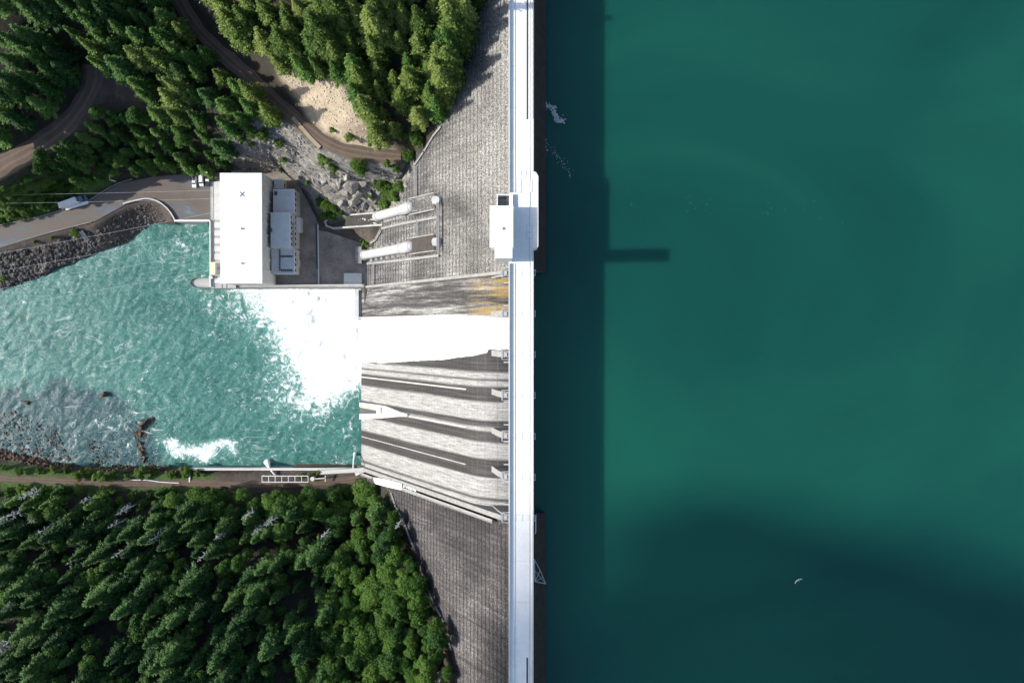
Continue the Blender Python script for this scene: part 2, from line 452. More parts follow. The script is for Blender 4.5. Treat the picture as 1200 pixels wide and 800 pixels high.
def leaf_mat(name, a, b, c, tr=0.25):
    k = NT(name); p = k.pos()
    rnd = k.n("ObjectInfo").outputs["Random"]
    f = k.noise(p, 0.35, 3, 0.6)
    g = k.noise(p, 2.2, 3, 0.6)
    v = k.math('ADD', k.math('MULTIPLY', rnd, 0.5), k.math('ADD', k.math('MULTIPLY', f, 0.35), k.math('MULTIPLY', g, 0.22)))
    isl = k.n('NewGeometry').outputs['Random Per Island']
    v = k.math('ADD', v, k.math('MULTIPLY', k.math('SUBTRACT', isl, 0.5), 0.55))
    col = k.ramp(v, [(0.2, a), (0.52, b), (0.85, c)])
    m = k.fin(col, 0.65, 0.2)
    tl = k.n("BsdfTranslucent", {"Color": col})
    mx = k.n("MixShader", {0: tr})
    out = k.t.nodes["Material Output"]
    k.t.links.new(k.b.outputs[0], mx.inputs[1]); k.t.links.new(tl.outputs[0], mx.inputs[2])
    k.t.links.new(mx.outputs[0], out.inputs[0])
    return m
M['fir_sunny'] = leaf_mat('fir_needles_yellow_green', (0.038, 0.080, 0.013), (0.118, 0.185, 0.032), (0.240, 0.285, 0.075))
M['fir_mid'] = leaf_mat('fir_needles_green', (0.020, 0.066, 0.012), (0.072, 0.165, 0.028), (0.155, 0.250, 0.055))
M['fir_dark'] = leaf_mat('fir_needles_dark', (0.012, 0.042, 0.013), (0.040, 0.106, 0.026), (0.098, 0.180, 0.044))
M['leaf_green'] = leaf_mat('broad_leaves', (0.024, 0.075, 0.012), (0.070, 0.155, 0.022), (0.130, 0.225, 0.042), 0.35)
M['leaf_dark'] = leaf_mat('broad_leaves_dark', (0.016, 0.052, 0.011), (0.050, 0.124, 0.022), (0.108, 0.195, 0.040), 0.3)
M['leaf_bright'] = leaf_mat('bush_leaves_bright', (0.04, 0.10, 0.014), (0.09, 0.175, 0.026), (0.16, 0.245, 0.05), 0.35)
# ------------------------------------------------------------------ terrain
ZW = -113.0                       # tailwater
ZL = -13.0                        # reservoir
NC = [(572,0),(556,20),(544,55),(537,90),(527,120),(511,152),(496,176),(486,193),(475,222),(464,246),(446,275),(434,300),(429,333)]
SC = [(424,545),(440,560),(457,575),(472,608),(487,647),(502,692),(517,722),(529,764),(534,800)]
contact = sorted([face_hit(*q) for q in NC + SC] + [(-1, 165, 0), (-1, 260, 40), (-1, -215, 0), (-1, -300, 40)], key=lambda q: q[1])
CY = np.array([q[1] for q in contact]); CX = np.array([q[0] for q in contact]); CZ = np.array([q[2] for q in contact])

ctrl = []
def C(z, *pts):
    for q in pts: ctrl.append(P(q[0], q[1], z))
for q in contact: ctrl.append(q)
C(-113, (0,338),(40,325),(100,300),(150,282),(180,262),(0,527),(60,541),(100,548),(180,547),(220,548),(300,549),(400,549))
C(-104, (0,293),(60,280),(110,268),(160,238))
C(-103, (0,270),(60,255),(110,238),(150,220),(200,210),(240,210),(200,240),(240,240))
C(-119, (0,400),(0,470),(100,360),(100,450),(200,320),(200,420),(200,500),(300,400),(300,500),(400,400),(400,500),(230,290))
C(-105, (280,250),(350,300),(360,260),(400,300),(400,325),(280,310),(350,235),(300,222))
C(-102, (0,240),(60,228),(100,225)); C(-99, (150,195),(210,190),(250,190))
C(-88, (120,165),(60,190),(200,160)); C(-92, (262,185))
C(-74, (0,195),(40,172),(85,135),(105,95),(95,65)); C(-76, (160,120),(210,120)); C(-72, (255,140),(290,150))
C(-66, (60,100),(30,120)); C(-58, (0,80),(40,60)); C(-46, (0,0),(60,0)); C(-56, (120,30)); C(-64, (160,60),(200,60),(190,15))
C(-66, (225,28),(260,62),(300,96)); C(-65, (330,125),(360,150),(390,171)); C(-63.5, (430,182),(478,186))
C(-70, (275,120),(320,150)); C(-80, (300,180),(330,180)); C(-96, (275,195),(320,203)); C(-90, (355,205)); C(-100, (370,240))
C(-74, (390,195),(430,200)); C(-80, (460,215)); C(-92, (400,235)); C(-95, (440,248)); C(-86, (455,238)); C(-102, (390,262))
C(-52, (360,95),(410,135)); C(-58, (400,155),(440,165)); C(-56, (480,160)); C(-42, (430,90),(490,110)); C(-25, (400,40),(480,50)); C(-36, (330,50)); C(-12, (420,0),(500,0)); C(-28, (300,0)); C(-50, (265,25))
C(-107, (0,562),(60,563),(150,566),(220,562),(300,560),(380,558),(430,560))
C(-103, (20,590),(150,595),(300,590),(420,590)); C(-88, (50,640),(180,640),(300,635),(420,630)); C(-70, (50,710),(200,710),(330,705),(440,705)); C(-52, (0,800),(150,800),(300,800),(430,800))
ctrl += [(-330,-20,-118),(-330,25,-110),(-330,60,-98),(-330,110,-70),(-330,200,-15),(-330,-65,-105),(-330,-110,-80),(-330,-200,-25),
         (-200,200,10),(-100,200,26),(-40,200,24),(0,210,10),(-200,-220,5),(-100,-220,5),(-30,-240,5),(-260,-220,-5),(-270,200,0)]
cp = np.array(ctrl, float)
def tpsk(r2): return np.where(r2 > 1e-9, 0.5 * r2 * np.log(r2 + 1e-12), 0)
n = len(cp); S = 0.01
xy = cp[:, :2] * S
K = tpsk(((xy[:, None] - xy[None]) ** 2).sum(-1)) + np.eye(n) * 0.002
Pm = np.hstack([np.ones((n, 1)), xy])
A = np.zeros((n + 3, n + 3)); A[:n, :n] = K; A[:n, n:] = Pm; A[n:, :n] = Pm.T
sol = np.linalg.solve(A, np.concatenate([cp[:, 2], np.zeros(3)]))
def tps(x, y):
    out = np.zeros(x.shape)
    for i in range(n):
        out += sol[i] * tpsk((x * S - xy[i, 0]) ** 2 + (y * S - xy[i, 1]) ** 2)
    return out + sol[n] + sol[n+1] * x * S + sol[n+2] * y * S

xs = np.concatenate([np.linspace(-1500, -345, 34), np.arange(-330, 12, 1.3), np.array([16, 25, 40, 70]), np.linspace(110, 1800, 26)])
ys = np.concatenate([np.linspace(-1100, -240, 30), np.arange(-215, 200, 1.3), np.linspace(215, 1100, 30)])
GX, GY = np.meshgrid(xs, ys)
valley = -117 + 0.62 * np.maximum(0, np.abs(GY + 18) - 46) + fbm(GX, GY, 0.006, 4) * 40 * sstep(40, 250, np.abs(GY + 18))
valley = np.where(valley > 260, 260 + (valley - 260) * 0.25, valley)
outer = valley
inb = (GX > -340) & (GX < 20) & (GY > -232) & (GY < 212)
inner = np.full(GX.shape, -60.0)
inner[inb] = tps(GX[inb], GY[inb])
wo = np.maximum.reduce([sstep(-290, -325, GX), sstep(2, 14, GX), sstep(-180, -212, GY), sstep(160, 195, GY)])
GZ = inner * (1 - wo) + outer * wo
lakebed = (GX > 11) & (np.abs(GY) < 210)
GZ = np.where(lakebed, np.minimum(GZ, -45), GZ)

PX, PY = proj(GX, GY, GZ)
wob = fbm(GX, GY, 0.09, 4) * 9; wob2 = fbm(GX + 300, GY - 90, 0.09, 4) * 9
def mask(*polys):
    m = np.zeros(GX.shape)
    for q in polys: m = np.maximum(m, inpoly(q, PX + wob, PY + wob2).astype(float))
    for _ in range(2):
        m[1:-1, 1:-1] = (m[1:-1, 1:-1] * 2 + m[:-2, 1:-1] + m[2:, 1:-1] + m[1:-1, :-2] + m[1:-1, 2:]) / 6
    return m
rockm = mask([(268,160),(300,140),(345,140),(378,172),(400,185),(470,190),(486,196),(466,245),(430,258),(385,258),(370,252),(345,215),(330,205),(268,202)])
tanm = mask([(326,82),(372,84),(405,100),(430,140),(440,165),(470,178),(430,177),(395,163),(360,140)], [(345,141),(352,140),(380,168),(374,174)])
grassm = mask([(0,228),(70,215),(100,205),(135,206),(130,216),(95,232),(60,248),(0,264)], [(365,238),(410,246),(408,262),(372,258)], [(0,540),(120,550),(250,552),(250,572),(0,585)])
bankm = mask([(0,262),(150,222),(210,228),(212,262),(110,305),(0,345)], [(340,208),(375,262),(430,258),(430,336),(310,336),(310,208)], [(0,520),(230,540),(430,540),(445,572),(0,572)], [(100,75),(150,85),(180,130),(115,145),(60,165),(0,215),(0,190),(90,120)])
# rough relief: craggy rock, soft forest floor
cr = np.abs(fbm(GX, GY, 0.11, 5)) ; cr2 = np.abs(fbm(GX + 70, GY + 40, 0.3, 3))
GZ = GZ + rockm * (1.6 - cr * 5.5 - cr2 * 1.4) + (1 - rockm) * (1 - wo) * fbm(GX, GY, 0.12, 3) * 0.7
GZ = GZ + np.where(bankm > 0.5, fbm(GX, GY, 0.5, 3) * 0.5, 0)

def ctrl_line(pts): return smooth_line([P(a, b, c) for a, b, c in pts])
ROADS = {
 'forest_road': (ctrl_line([(205,-8,-66),(228,30,-66),(262,64,-66),(300,97,-66),(331,126,-65.5),(361,152,-65),(392,172,-64.5),(430,181,-64),(470,184,-63.5)]), 6.2),
 'hillside_road': (ctrl_line([(-30,212,-76),(0,194,-75.5),(40,172,-75),(72,150,-74.5),(95,122,-74),(107,96,-73),(108,76,-72)]), 9.0),
 'river_track': (ctrl_line([(-30,555,-107.5),(0,560,-107),(60,563,-107),(150,567,-107),(220,566,-107),(300,568,-106.6),(380,565,-106.4),(432,560,-106)]), 3.6),
}
for nm, (ln, wd) in ROADS.items():
    m = inb
    d, bz = pdist(ln, GX[m], GY[m])
    t = sstep(wd / 2 + 7, wd / 2 + 1.0, d)
    GZ[m] = GZ[m] * (1 - t) + (bz - 0.3) * t
ACC = [(-60,288),(-60,283),(0,265),(60,251),(100,238),(140,215),(180,207),(215,204),(262,202),(262,259.5),(206,259.5),(200,250),(190,240),(175,234),(150,238),(110,260),(60,273),(0,291),(-60,306)]
YARD = [(262,200),(330,200),(348,213),(362,240),(373,262),(373,270),(385,272),(424,285),(432,300),(431,338),(262,338)]
accw = [P(a, b, -103)[:2] for a, b in ACC]
yardw = [P(a, b, -105)[:2] for a, b in YARD]
def pdist_poly(poly):
    m = (GX > -380) & (GX < 5) & (np.abs(GY) < 200)
    d = np.full(GX.shape, 1e9)
    ln = [(*q, 0) for q in poly] + [(*poly[0], 0)]
    dd, _ = pdist(ln, GX[m], GY[m]); d[m] = dd
    return np.where(inpoly(poly, GX, GY), -d, d)
for poly, z in ((yardw, -105), (accw, -103)):
    d = pdist_poly(poly)
    t = sstep(4.0, 0.8, d)
    GZ = GZ * (1 - t) + (z - 0.35) * t
# river channel below the tailwater, natural banks sloping into it
RIV = [(-60,356),(0,338),(40,326),(100,300),(150,282),(178,262),(200,263),(206,261),(250,260),(250,338),(428,338),(425,545),(220,547),(180,546),(100,549),(60,541),(0,526),(-60,516)]
rivw = [P(a, b, ZW)[:2] for a, b in RIV]
d = pdist_poly(rivw)
GZ = np.where(d < 0, np.minimum(GZ, ZW - 0.4 - np.clip(-d, 0, 12) * 0.45), GZ)
near = (d >= 0) & (d < 3) & (GX > -300) & (GX < -70)
GZ = np.where(near, np.maximum(GZ, ZW + 0.3 + 0.25 * d), GZ)
# under the dam
xcv = np.interp(GY, CY, CX); zcv = np.interp(GY, CY, CZ)
und = (GX > xcv + 0.2) & (GX < 11)
GZ = np.where(und, np.minimum(GZ, zcv - 0.05 * (GX - xcv)), GZ)
facez = (GX + 1.0) / FS
GZ = np.where((GX > xcv - 6) & (GX <= xcv + 0.2), np.minimum(GZ, np.maximum(facez + 0.6, zcv - 8)), GZ)

nx, ny = len(xs), len(ys)
def grid_mesh(name, X, Y, Z, mat, attrs=None, smooth=True):
    r, c = X.shape
    me = bpy.data.meshes.new(name)
    idx = np.arange(r * c).reshape(r, c)
    f = np.stack([idx[:-1, :-1], idx[:-1, 1:], idx[1:, 1:], idx[1:, :-1]], -1).reshape(-1, 4)
    me.vertices.add(r * c); me.vertices.foreach_set("co", np.stack([X, Y, Z], -1).reshape(-1).astype(np.float32))
    me.loops.add(len(f) * 4); me.loops.foreach_set("vertex_index", f.reshape(-1).astype(np.int32))
    me.polygons.add(len(f)); me.polygons.foreach_set("loop_start", (np.arange(len(f)) * 4).astype(np.int32))
    me.update(calc_edges=True)
    me.polygons.foreach_set("use_smooth", np.full(len(f), smooth))
    for k, v in (attrs or {}).items():
        a = me.attributes.new(k, 'FLOAT', 'POINT'); a.data.foreach_set("value", v.reshape(-1).astype(np.float32))
    me.materials.append(mat); me.validate()
    return me
tag(link('hillside', grid_mesh('hillside', GX, GY, GZ, M['terrain'], dict(rock=np.clip(rockm,0,1), tan=np.clip(tanm,0,1), grass=np.clip(grassm,0,1)*0.9, bank=np.clip(bankm,0,1)))),
    'wooded valley sides with bare rock and soil around the dam', kind='structure')
def H(x, y):
    i = min(max(np.searchsorted(xs, x) - 1, 0), nx - 2); j = min(max(np.searchsorted(ys, y) - 1, 0), ny - 2)
    tx = (x - xs[i]) / (xs[i+1] - xs[i]); ty = (y - ys[j]) / (ys[j+1] - ys[j])
    return float((GZ[j,i]*(1-tx) + GZ[j,i+1]*tx)*(1-ty) + (GZ[j+1,i]*(1-tx) + GZ[j+1,i+1]*tx)*ty)
def ground(px, py, lift=0.0):     # first hit of a pixel's ray with the terrain raised by lift
    dx, dy, dz = ray(px, py)
    z = 70.0; prev = z
    while z > -121:
        t = (z - CAMH) / dz
        if H(dx * t, dy * t) + lift >= z: break
        prev = z; z -= 1.5
    a, b = z, prev
    for _ in range(7):
        mz = (a + b) / 2; t = (mz - CAMH) / dz
        if H(dx * t, dy * t) + lift >= mz: a = mz
        else: b = mz
    t = (a - CAMH) / dz
    x, y = dx * t, dy * t
    return x, y, H(x, y)

# roads
def ribbon(name, ln, wd, mat, label, cross=7, crown=0.06):
    L = len(ln); X = np.zeros((cross, L)); Y = X.copy(); Z = X.copy(); T = X.copy()
    for i, p in enumerate(ln):
        a = ln[max(i-1, 0)]; b = ln[min(i+1, L-1)]
        t = np.array([b[0]-a[0], b[1]-a[1]]); t /= np.linalg.norm(t)
        nrm = np.array([-t[1], t[0]])
        wv = wd * (1 + 0.10 * math.sin(i * 0.37) + 0.07 * math.sin(i * 1.1))
        for j in range(cross):
            s = j / (cross - 1)
            X[j, i] = p[0] + nrm[0] * (s - .5) * wv; Y[j, i] = p[1] + nrm[1] * (s - .5) * wv
            Z[j, i] = p[2] + crown * (1 - (2*s-1)**2) - (0.28 if j in (0, cross-1) else 0.0); T[j, i] = s
    tag(link(name, grid_mesh(name, X[::-1], Y[::-1], Z[::-1], mat, {'across': T[::-1]})), label, kind='structure')
ribbon('forest_road', *ROADS['forest_road'], M['dirt_road'], 'rutted dirt road curving down through the forest to the dam')
ribbon('hillside_road', *ROADS['hillside_road'], M['dirt_road'], 'dirt road bending through dark trees at the upper left')
ribbon('river_track', *ROADS['river_track'], M['dirt_road'], 'narrow dirt track along the south river bank')
def sheet(name, poly, z, mat, label):
    b = MB(); b.prism([tuple(q) for q in poly], z - 0.3, z)
    o = b.build(name, mat); tag(o, label, kind='structure'); return o
sheet('access_road', accw, -103.0, M['access'], 'grey and brown access road widening into the powerhouse forecourt')
sheet('powerhouse_yard', yardw, -105.0, M['soil'], 'bare brown earth yard between powerhouse and dam')

# ------------------------------------------------------------------ water
lx = np.concatenate([np.arange(6, 40, 8), np.linspace(48, 1700, 40)]); ly = np.linspace(-900, 900, 60)
LX, LY = np.meshgrid(lx, ly)
tag(link('reservoir_water', grid_mesh('reservoir_water', LX, LY, LX*0 + ZL, M['reservoir'])), 'calm deep green reservoir water behind the dam', kind='structure')

rx = np.concatenate([np.linspace(-1100, -350, 12), np.arange(-335, -73, 0.75)]); ry = np.arange(-80, 63, 0.75)
RX, RY = np.meshgrid(rx, ry)
QX, QY = proj(RX, RY, RX*0 + ZW)
jx = fbm(RX, RY, 0.08, 5) * 26; jy = fbm(RX + 91, RY + 33, 0.08, 5) * 26
FO = [(276,330),(440,330),(440,452),(408,462),(384,462),(358,474),(350,440),(336,408),(322,384),(330,372),(312,356),(290,352)]
foam = inpoly(FO, QX + jx, QY + jy).astype(float)
MI = [(225,330),(330,335),(330,360),(350,400),(362,440),(345,480),(300,500),(310,450),(300,400),(270,370),(240,352)]
foam = np.maximum(foam, inpoly(MI, QX + jx*1.4, QY + jy*1.4) * 0.34)
FI = [(310,330),(440,330),(440,432),(395,440),(372,425),(362,395),(350,370),(330,348)]
foam += inpoly(FI, QX + jx*0.7, QY + jy*0.7).astype(float) * 0.7
S2 = [(185,512),(205,515),(225,527),(250,526),(285,523),(285,533),(255,537),(232,545),(210,541),(195,527)]
for cx_, cy_, r_, q_ in ((314, 540, 9, .9), (413, 535, 7, .8), (330, 470, 45, .16), (370, 500, 55, .20), (250, 360, 60, .12), (395, 530, 45, .15), (130, 430, 30, .06), (190, 275, 22, .16), (40, 400, 60, .10)):
    foam = np.maximum(foam, q_ * np.clip(1.3 - np.hypot(QX + jx*0.4 - cx_, QY + jy*0.4 - cy_) / r_, 0, 1))
for _ in range(190):
    foam[1:-1, 1:-1] = (foam[1:-1, 1:-1]*2 + foam[:-2, 1:-1] + foam[2:, 1:-1] + foam[1:-1, :-2] + foam[1:-1, 2:]) / 6
st = inpoly(S2, QX + jx*0.9, QY + jy*0.9 + 2) * 0.76
for _ in range(16):
    st[1:-1, 1:-1] = (st[1:-1, 1:-1]*2 + st[:-2, 1:-1] + st[2:, 1:-1] + st[1:-1, :-2] + st[1:-1, 2:]) / 6
foam = np.maximum(foam, st)
# thin eddy lines of foam drifting down the pool
rid = 1 - np.abs(fbm(RX + 11, RY, 0.035, 4)) * 9
rid2 = 1 - np.abs(fbm(RX - 47, RY + 60, 0.06, 4)) * 7
zone = np.clip(fbm(RX + 200, RY, 0.02, 3) * 2 + 0.35, 0, 1)
foam = np.maximum(foam, np.clip(rid, 0, 1) * 0.36 * zone + np.clip(rid2, 0, 1) * 0.22 * zone)
shal = inpoly([(-80,455),(40,452),(110,455),(150,480),(172,505),(192,545),(200,560),(-80,560)], QX + jx, QY + jy).astype(float)
for _ in range(8):
    shal[1:-1, 1:-1] = (shal[1:-1, 1:-1]*2 + shal[:-2, 1:-1] + shal[2:, 1:-1] + shal[1:-1, :-2] + shal[1:-1, 2:]) / 6
ca = 0.7
wx = RX * math.cos(ca) + RY * math.sin(ca); wy = -RX * math.sin(ca) + RY * math.cos(ca)
chop = fbm(wx * 0.8, wy * 1.5, 0.30, 4)
turb = np.clip(foam, 0, 1.3)
RZ = ZW + chop * 0.30 + turb * (fbm(RX, RY, 0.16, 5) * 0.75 + np.abs(fbm(RX, RY, 0.5, 3)) * 0.7) * np.clip((RX + 170) / 60, 0.15, 1)
tag(link('river_water', grid_mesh('river_water', RX, RY, RZ, M['river'], dict(foam=foam, shallow=np.clip(shal,0,1)*0.85))), 'turquoise tailwater pool churned white below the spillway', kind='structure')
# ------------------------------------------------------------------ the dam
dam = empty('concrete_dam', (0, 0, -0.9))
tag(dam, 'long concrete gravity dam with a white crest road and gated spillway', 'dam')
def part(b, name, mat, parent=dam, smooth=False):
    o = b.build(name, mat, parent, smooth)
    o.matrix_parent_inverse = parent.matrix_world.inverted() if parent.type == 'EMPTY' else o.matrix_parent_inverse
    return o
bpy.context.view_layer.update()

prof = [(-1.0, -0.9)]
k = 1
while 2.3 * k < 122:
    z = -2.3 * k; x = -1 + FS * z
    prof += [(x + 0.12, z), (x - 0.12, z)]; k += 1
prof += [(-84, -124), (45, -124), (45, -90), (13.2, -13.6), (8.0, -0.9)]
def monolith(y0, y1, dx):
    b = MB(); b.extr_y([(x + dx, z) for x, z in prof], y0 + 0.02, y1 - 0.02)
    o = part(b, 'monolith', M['face'])
    o.data.materials.append(M['upstream'])
    for p in o.data.polygons:
        if p.normal.x > 0.3: p.material_index = 1
random.seed(3)
yb = PIERS[0] + 0.9
while yb < 190: monolith(yb, yb + 15.2, random.uniform(-.05, .05)); yb += 15.2
YN = yb
yb = PIERS[6] - 0.9
while yb > -215: monolith(yb - 15.2, yb, random.uniform(-.05, .05)); yb -= 15.2
YS = yb

# spillway chute
def ogee(t):                      # rounded weir crest joining the straight chute
    p0, p1, p2 = (3.0, -14.8), (-10.3, -14.8), (-0.5 + FS * -25, -25.0)
    return tuple((1-t)**2 * p0[m_] + 2*t*(1-t) * p1[m_] + t*t * p2[m_] for m_ in (0, 1))
ch = [(13.2, -20), (6, -15.6)] + [ogee(t) for t in np.linspace(0, 1, 14)] + [(-0.5 + FS * z, z) for z in (-35, -45, -55, -65, -75, -85, -95, -105, -112)]
ch += [(-77.2, -124), (45, -124), (45, -90)]
b = MB()
for i in range(6): b.extr_y(ch, PIERS[i+1] + 0.01, PIERS[i] - 0.01)
o = part(b, 'spillway_chute', M['chute'])
o.data.materials.append(M['upstream'])
for p in o.data.polygons:
    if p.normal.x > 0.5: p.material_index = 1
# training walls beside the chute
def twall(y0, y1, dx, top, mat, zt=-1.6):
    b = MB(); b.extr_y([(4, zt), (-4, zt), (-dx + FS * -4.5, -4.5), (-dx + FS * -112.4, -112.4), (-dx + FS * -112.4, -123), (4, -123)], y0, y1)
    return part(b, 'training_wall', mat)
twall(PIERS[0] - 0.35, PIERS[0] + 0.85, 2.3, 0, M['old_concrete'])
twall(PIERS[6] - 1.3, PIERS[6] + 0.6, 2.9, 0, M['old_concrete'])
# low divider ribs running down the chute below the piers
for i, (w_, h_) in ((1, (0.7, 1.6)), (3, (0.6, 0.5)), (4, (0.8, 0.7)), (5, (0.35, 0.25))):
    b = MB(); yy = PIERS[i] + (0.3 if i > 1 else 0)
    b.extr_y([(-0.5 - h_ + FS * -27, -27), (-0.5 - h_ + FS * -111.6, -111.6), (FS * -112, -112), (FS * -25 + 1, -25)], yy - w_/2, yy + w_/2)
    part(b, 'divider_rib', M['concrete'])
b = MB(); b.box(-79.4, -77.4, PIERS[1] - 1.0, PIERS[0] - 0.8, -123, -110.6); part(b, 'end_sill', M['pale_concrete'])
# piers with their steel landings
for i, y in enumerate(PIERS):
    b = MB(); b.extr_y([(7.9, -1.0), (-2.2, -1.0), (-3.6, -2.6), (-5.4, -8), (-7.5, -16), (-12, -25), (-12, -31), (12.6, -31), (8.6, -14)], y - 1.15, y + 1.15)
    pr = part(b, 'pier', M['old_concrete'])
    b = MB()
    for yy in (y - 1.9, y + 1.9): b.bar((-3.7, yy, -0.6), (-1.2, yy, -0.6), 0.2, 0.2); b.bar((-3.7, yy, -0.6), (-3.7, y, -2.9), 0.2, 0.2)
    b.bar((-3.7, y - 2.0, -0.6), (-3.7, y + 2.0, -0.6), 0.36, 0.2); b.bar((-3.7, y + 1.9, -0.6), (-1.2, y + 0.8, -0.6), 0.16, 0.16)
    lo = b.build('service_landing', M['steel'], pr)
    b = MB(); b.box(-3.3, -1.9, y - 0.7, y + 0.7, -1.15, -0.75)
    b.build('hoist_cover', M['steel'], pr)
# radial gates, the second one raised
for i in range(6):
    y0 = PIERS[i+1] + 1.2; y1 = PIERS[i] - 1.2; up = 2.5 if i == 1 else 0.0
    arc = [(7.2 - 2.6 * math.sin(math.pi * t) , -15.2 + up + 9.6 * t) for t in np.linspace(0, 1, 9)]
    b = MB(); b.extr_y([(x, z) for x, z in arc] + [(x + 0.3, z) for x, z in arc[::-1]], y0, y1)
    g = part(b, 'radial_gate', M['dark_steel'])
    for yy in (y0 + 2, y1 - 2):
        for z_ in (-13, -8):
            MB().bar((4.8, yy, z_ + up), (-3, yy, -9), 0.4, 0.5).build('gate_arm', M['steel'], g)
    for x0_ in (-0.6, 2.4, 5.4):  # unseen girders and wall added to stop sun passing under the deck
        part(MB().box(x0_, x0_ + 0.8, y0 - .04, y1 + .04, -4.5, -0.9), 'sun_block_girder', M['concrete'])
    part(MB().box(6.3, 6.9, y0 - .04, y1 + .04, -11.6, -0.9), 'sun_block_wall', M['concrete'])
# crest deck slabs
yb = YS
while yb < YN - 1:
    b = MB(); b.box(-1.0, 7.8, yb + 0.025, min(yb + 15.2, YN) - 0.025, -0.88, random.uniform(-0.012, 0.0)); part(b, 'deck_slab', M['deck']); yb += 15.2
Y_B0, Y_B1 = P(0, 290, 0)[1], P(0, 202, 0)[1]
for y0, y1 in ((YS, 24.3), (50.3, YN)): part(MB().box(-1.25, -0.8, y0, y1, -0.6, 0.72), 'parapet', M['pale_concrete'])
for y0, y1 in ((YS, Y_B0 - 1.2), (Y_B1 + 0.4, YN)): part(MB().box(7.45, 7.95, y0, y1, -0.6, 0.8), 'parapet', M['pale_concrete'])
for x0, x1, y0, y1 in ((0.9, 1.15, YS, 24.3), (0.9, 1.15, 50.3, YN), (6.35, 6.6, YS, YN)):
    part(MB().box(x0, x1, y0, y1, -0.01, 0.14), 'kerb', M['pale_concrete'])
# widened platform at the tower
bul = [(7.8, Y_B0 - 1.0), (8.9, Y_B0 - 0.8), (9.5, Y_B0 + 0.5), (9.5, Y_B1 - 1.6), (8.6, Y_B1 - 0.1), (7.8, Y_B1)]
b = MB(); b.prism(bul, -1.4, -0.004); b.prism([(x * 0.96, y) for x, y in bul], -9, -1.41); part(b, 'platform', M['deck'])
b = MB()
edge = bul[1:5]
edge = [(7.8, Y_B0 - 1.0)] + edge + [(7.8, Y_B1)]
for (p, q) in zip(edge[:-1], edge[1:]): b.bar((p[0], p[1], 0.42), (q[0], q[1], 0.42), 0.4, 0.86)
part(b, 'parapet', M['pale_concrete'])
# narrow dark strips and a guard rail along the road edge
for y0, y1 in ((P(0, 140, 0)[1], YN - 1), (YS + 1, P(0, 770, 0)[1])):
    b = MB(); b.box(5.35, 5.95, y0, y1, -0.2, 0.05); part(b, 'dark_deck_strip', M['dark_steel'])
    b = MB(); yy = y0
    while yy < y1: b.box(7.0, 7.14, yy, yy + 0.14, -0.02, 1.1); yy += 2.5
    b.bar((7.07, y0, 1.12), (7.07, y1, 1.12), 0.12, 0.1); b.bar((7.07, y0, 0.6), (7.07, y1, 0.6), 0.08, 0.08)
    part(b, 'guard_rail', M['white_paint'])
# access hatches and joint plates set in the deck
def hatch(x0, y0, x1, y1, fr=0.16):
    A = P(x0, y0, 0); B = P(x1, y1, 0)
    b = MB(); b.box(A[0], B[0], B[1], A[1], -0.02, 0.05); h = part(b, 'hatch_frame', M['steel'])
    b = MB(); b.box(A[0] + fr, B[0] - fr, B[1] + fr, A[1] - fr, -0.02, 0.075); b.build('hatch_cover', M['deck'], h)
for q in ((605,209,611,217.5),(605,218,611,226.5),(617.5,211,624,226),(617,264,624,272),(617,272.5,624,280),(604,200,611,206),(613,200,617,206)): hatch(*q)
for y in PIERS:
    for x0, x1 in ((605, 612.5), (613, 619)):
        A = P(x0, 386, 0)[0]; B = P(x1, 386, 0)[0]
        b = MB(); b.box(A, B, y - 1.1, y + 1.1, -0.02, 0.02); h = part(b, 'hatch_frame', M['steel'])
        b = MB(); b.box(A + .1, B - .1, y - 1.0, y + 1.0, -0.02, 0.032); b.build('hatch_cover', M['deck'], h)

def slope_prism(b, poly, h0, h1):  # outline projected on the downstream face and raised from h0 to h1
    top = [face_hit(x, y, -1 - h1) for x, y in poly]
    bot = [(p[0] + (h1 - h0) * 0.83, p[1], p[2] - (h1 - h0) * 0.56) for p in top]
    nn = len(poly)
    return b.add(bot + top, [tuple(range(nn))[::-1], tuple(range(nn, 2*nn))] + [(i, (i+1) % nn, nn + (i+1) % nn, nn + i) for i in range(nn)])
# sluice outlet half way across the chute's foot
out = slope_prism(MB(), [(421.5,476),(441,477.5),(441,485),(421.5,485)], -3, -0.2).build('sluice_slot', M['dark_steel'], dam); outs = [out]
for poly, h, nm, mt in (([(421,471.5),(421,476),(442,478.5),(444,474.5)], 1.6, 'sluice_wall', 'pale_concrete'), ([(421,485),(421,491),(450,489.5),(446,484.5)], 1.6, 'sluice_wall', 'pale_concrete'),
                        ([(441,477.5),(444,474.5),(452,476),(468,482.5),(477,485),(477,488),(466,488),(450,489.5),(446,484.5),(441,485)], 1.3, 'sluice_hood', 'pale_concrete'),
                        ([(421.8,476.2),(421.8,477.2),(441,479),(441,478)], 0.5, 'sluice_lining', 'yellow')):
    outs.append(slope_prism(MB(), poly, -3, h).build(nm, M[mt], dam))
c = Vector(face_hit(446.5, 480.5, -2.3)); dn = Vector((-FS, 0, -1)).normalized()
b = MB(); b.tube([c - dn * 1.0, c + dn * 1.0, c + dn * 1.6], [1.55, 1.45, 0.9], 14); outs.append(b.build('sluice_collar', M['pale_concrete'], dam, True))
for o in outs: o.matrix_parent_inverse = dam.matrix_world.inverted()

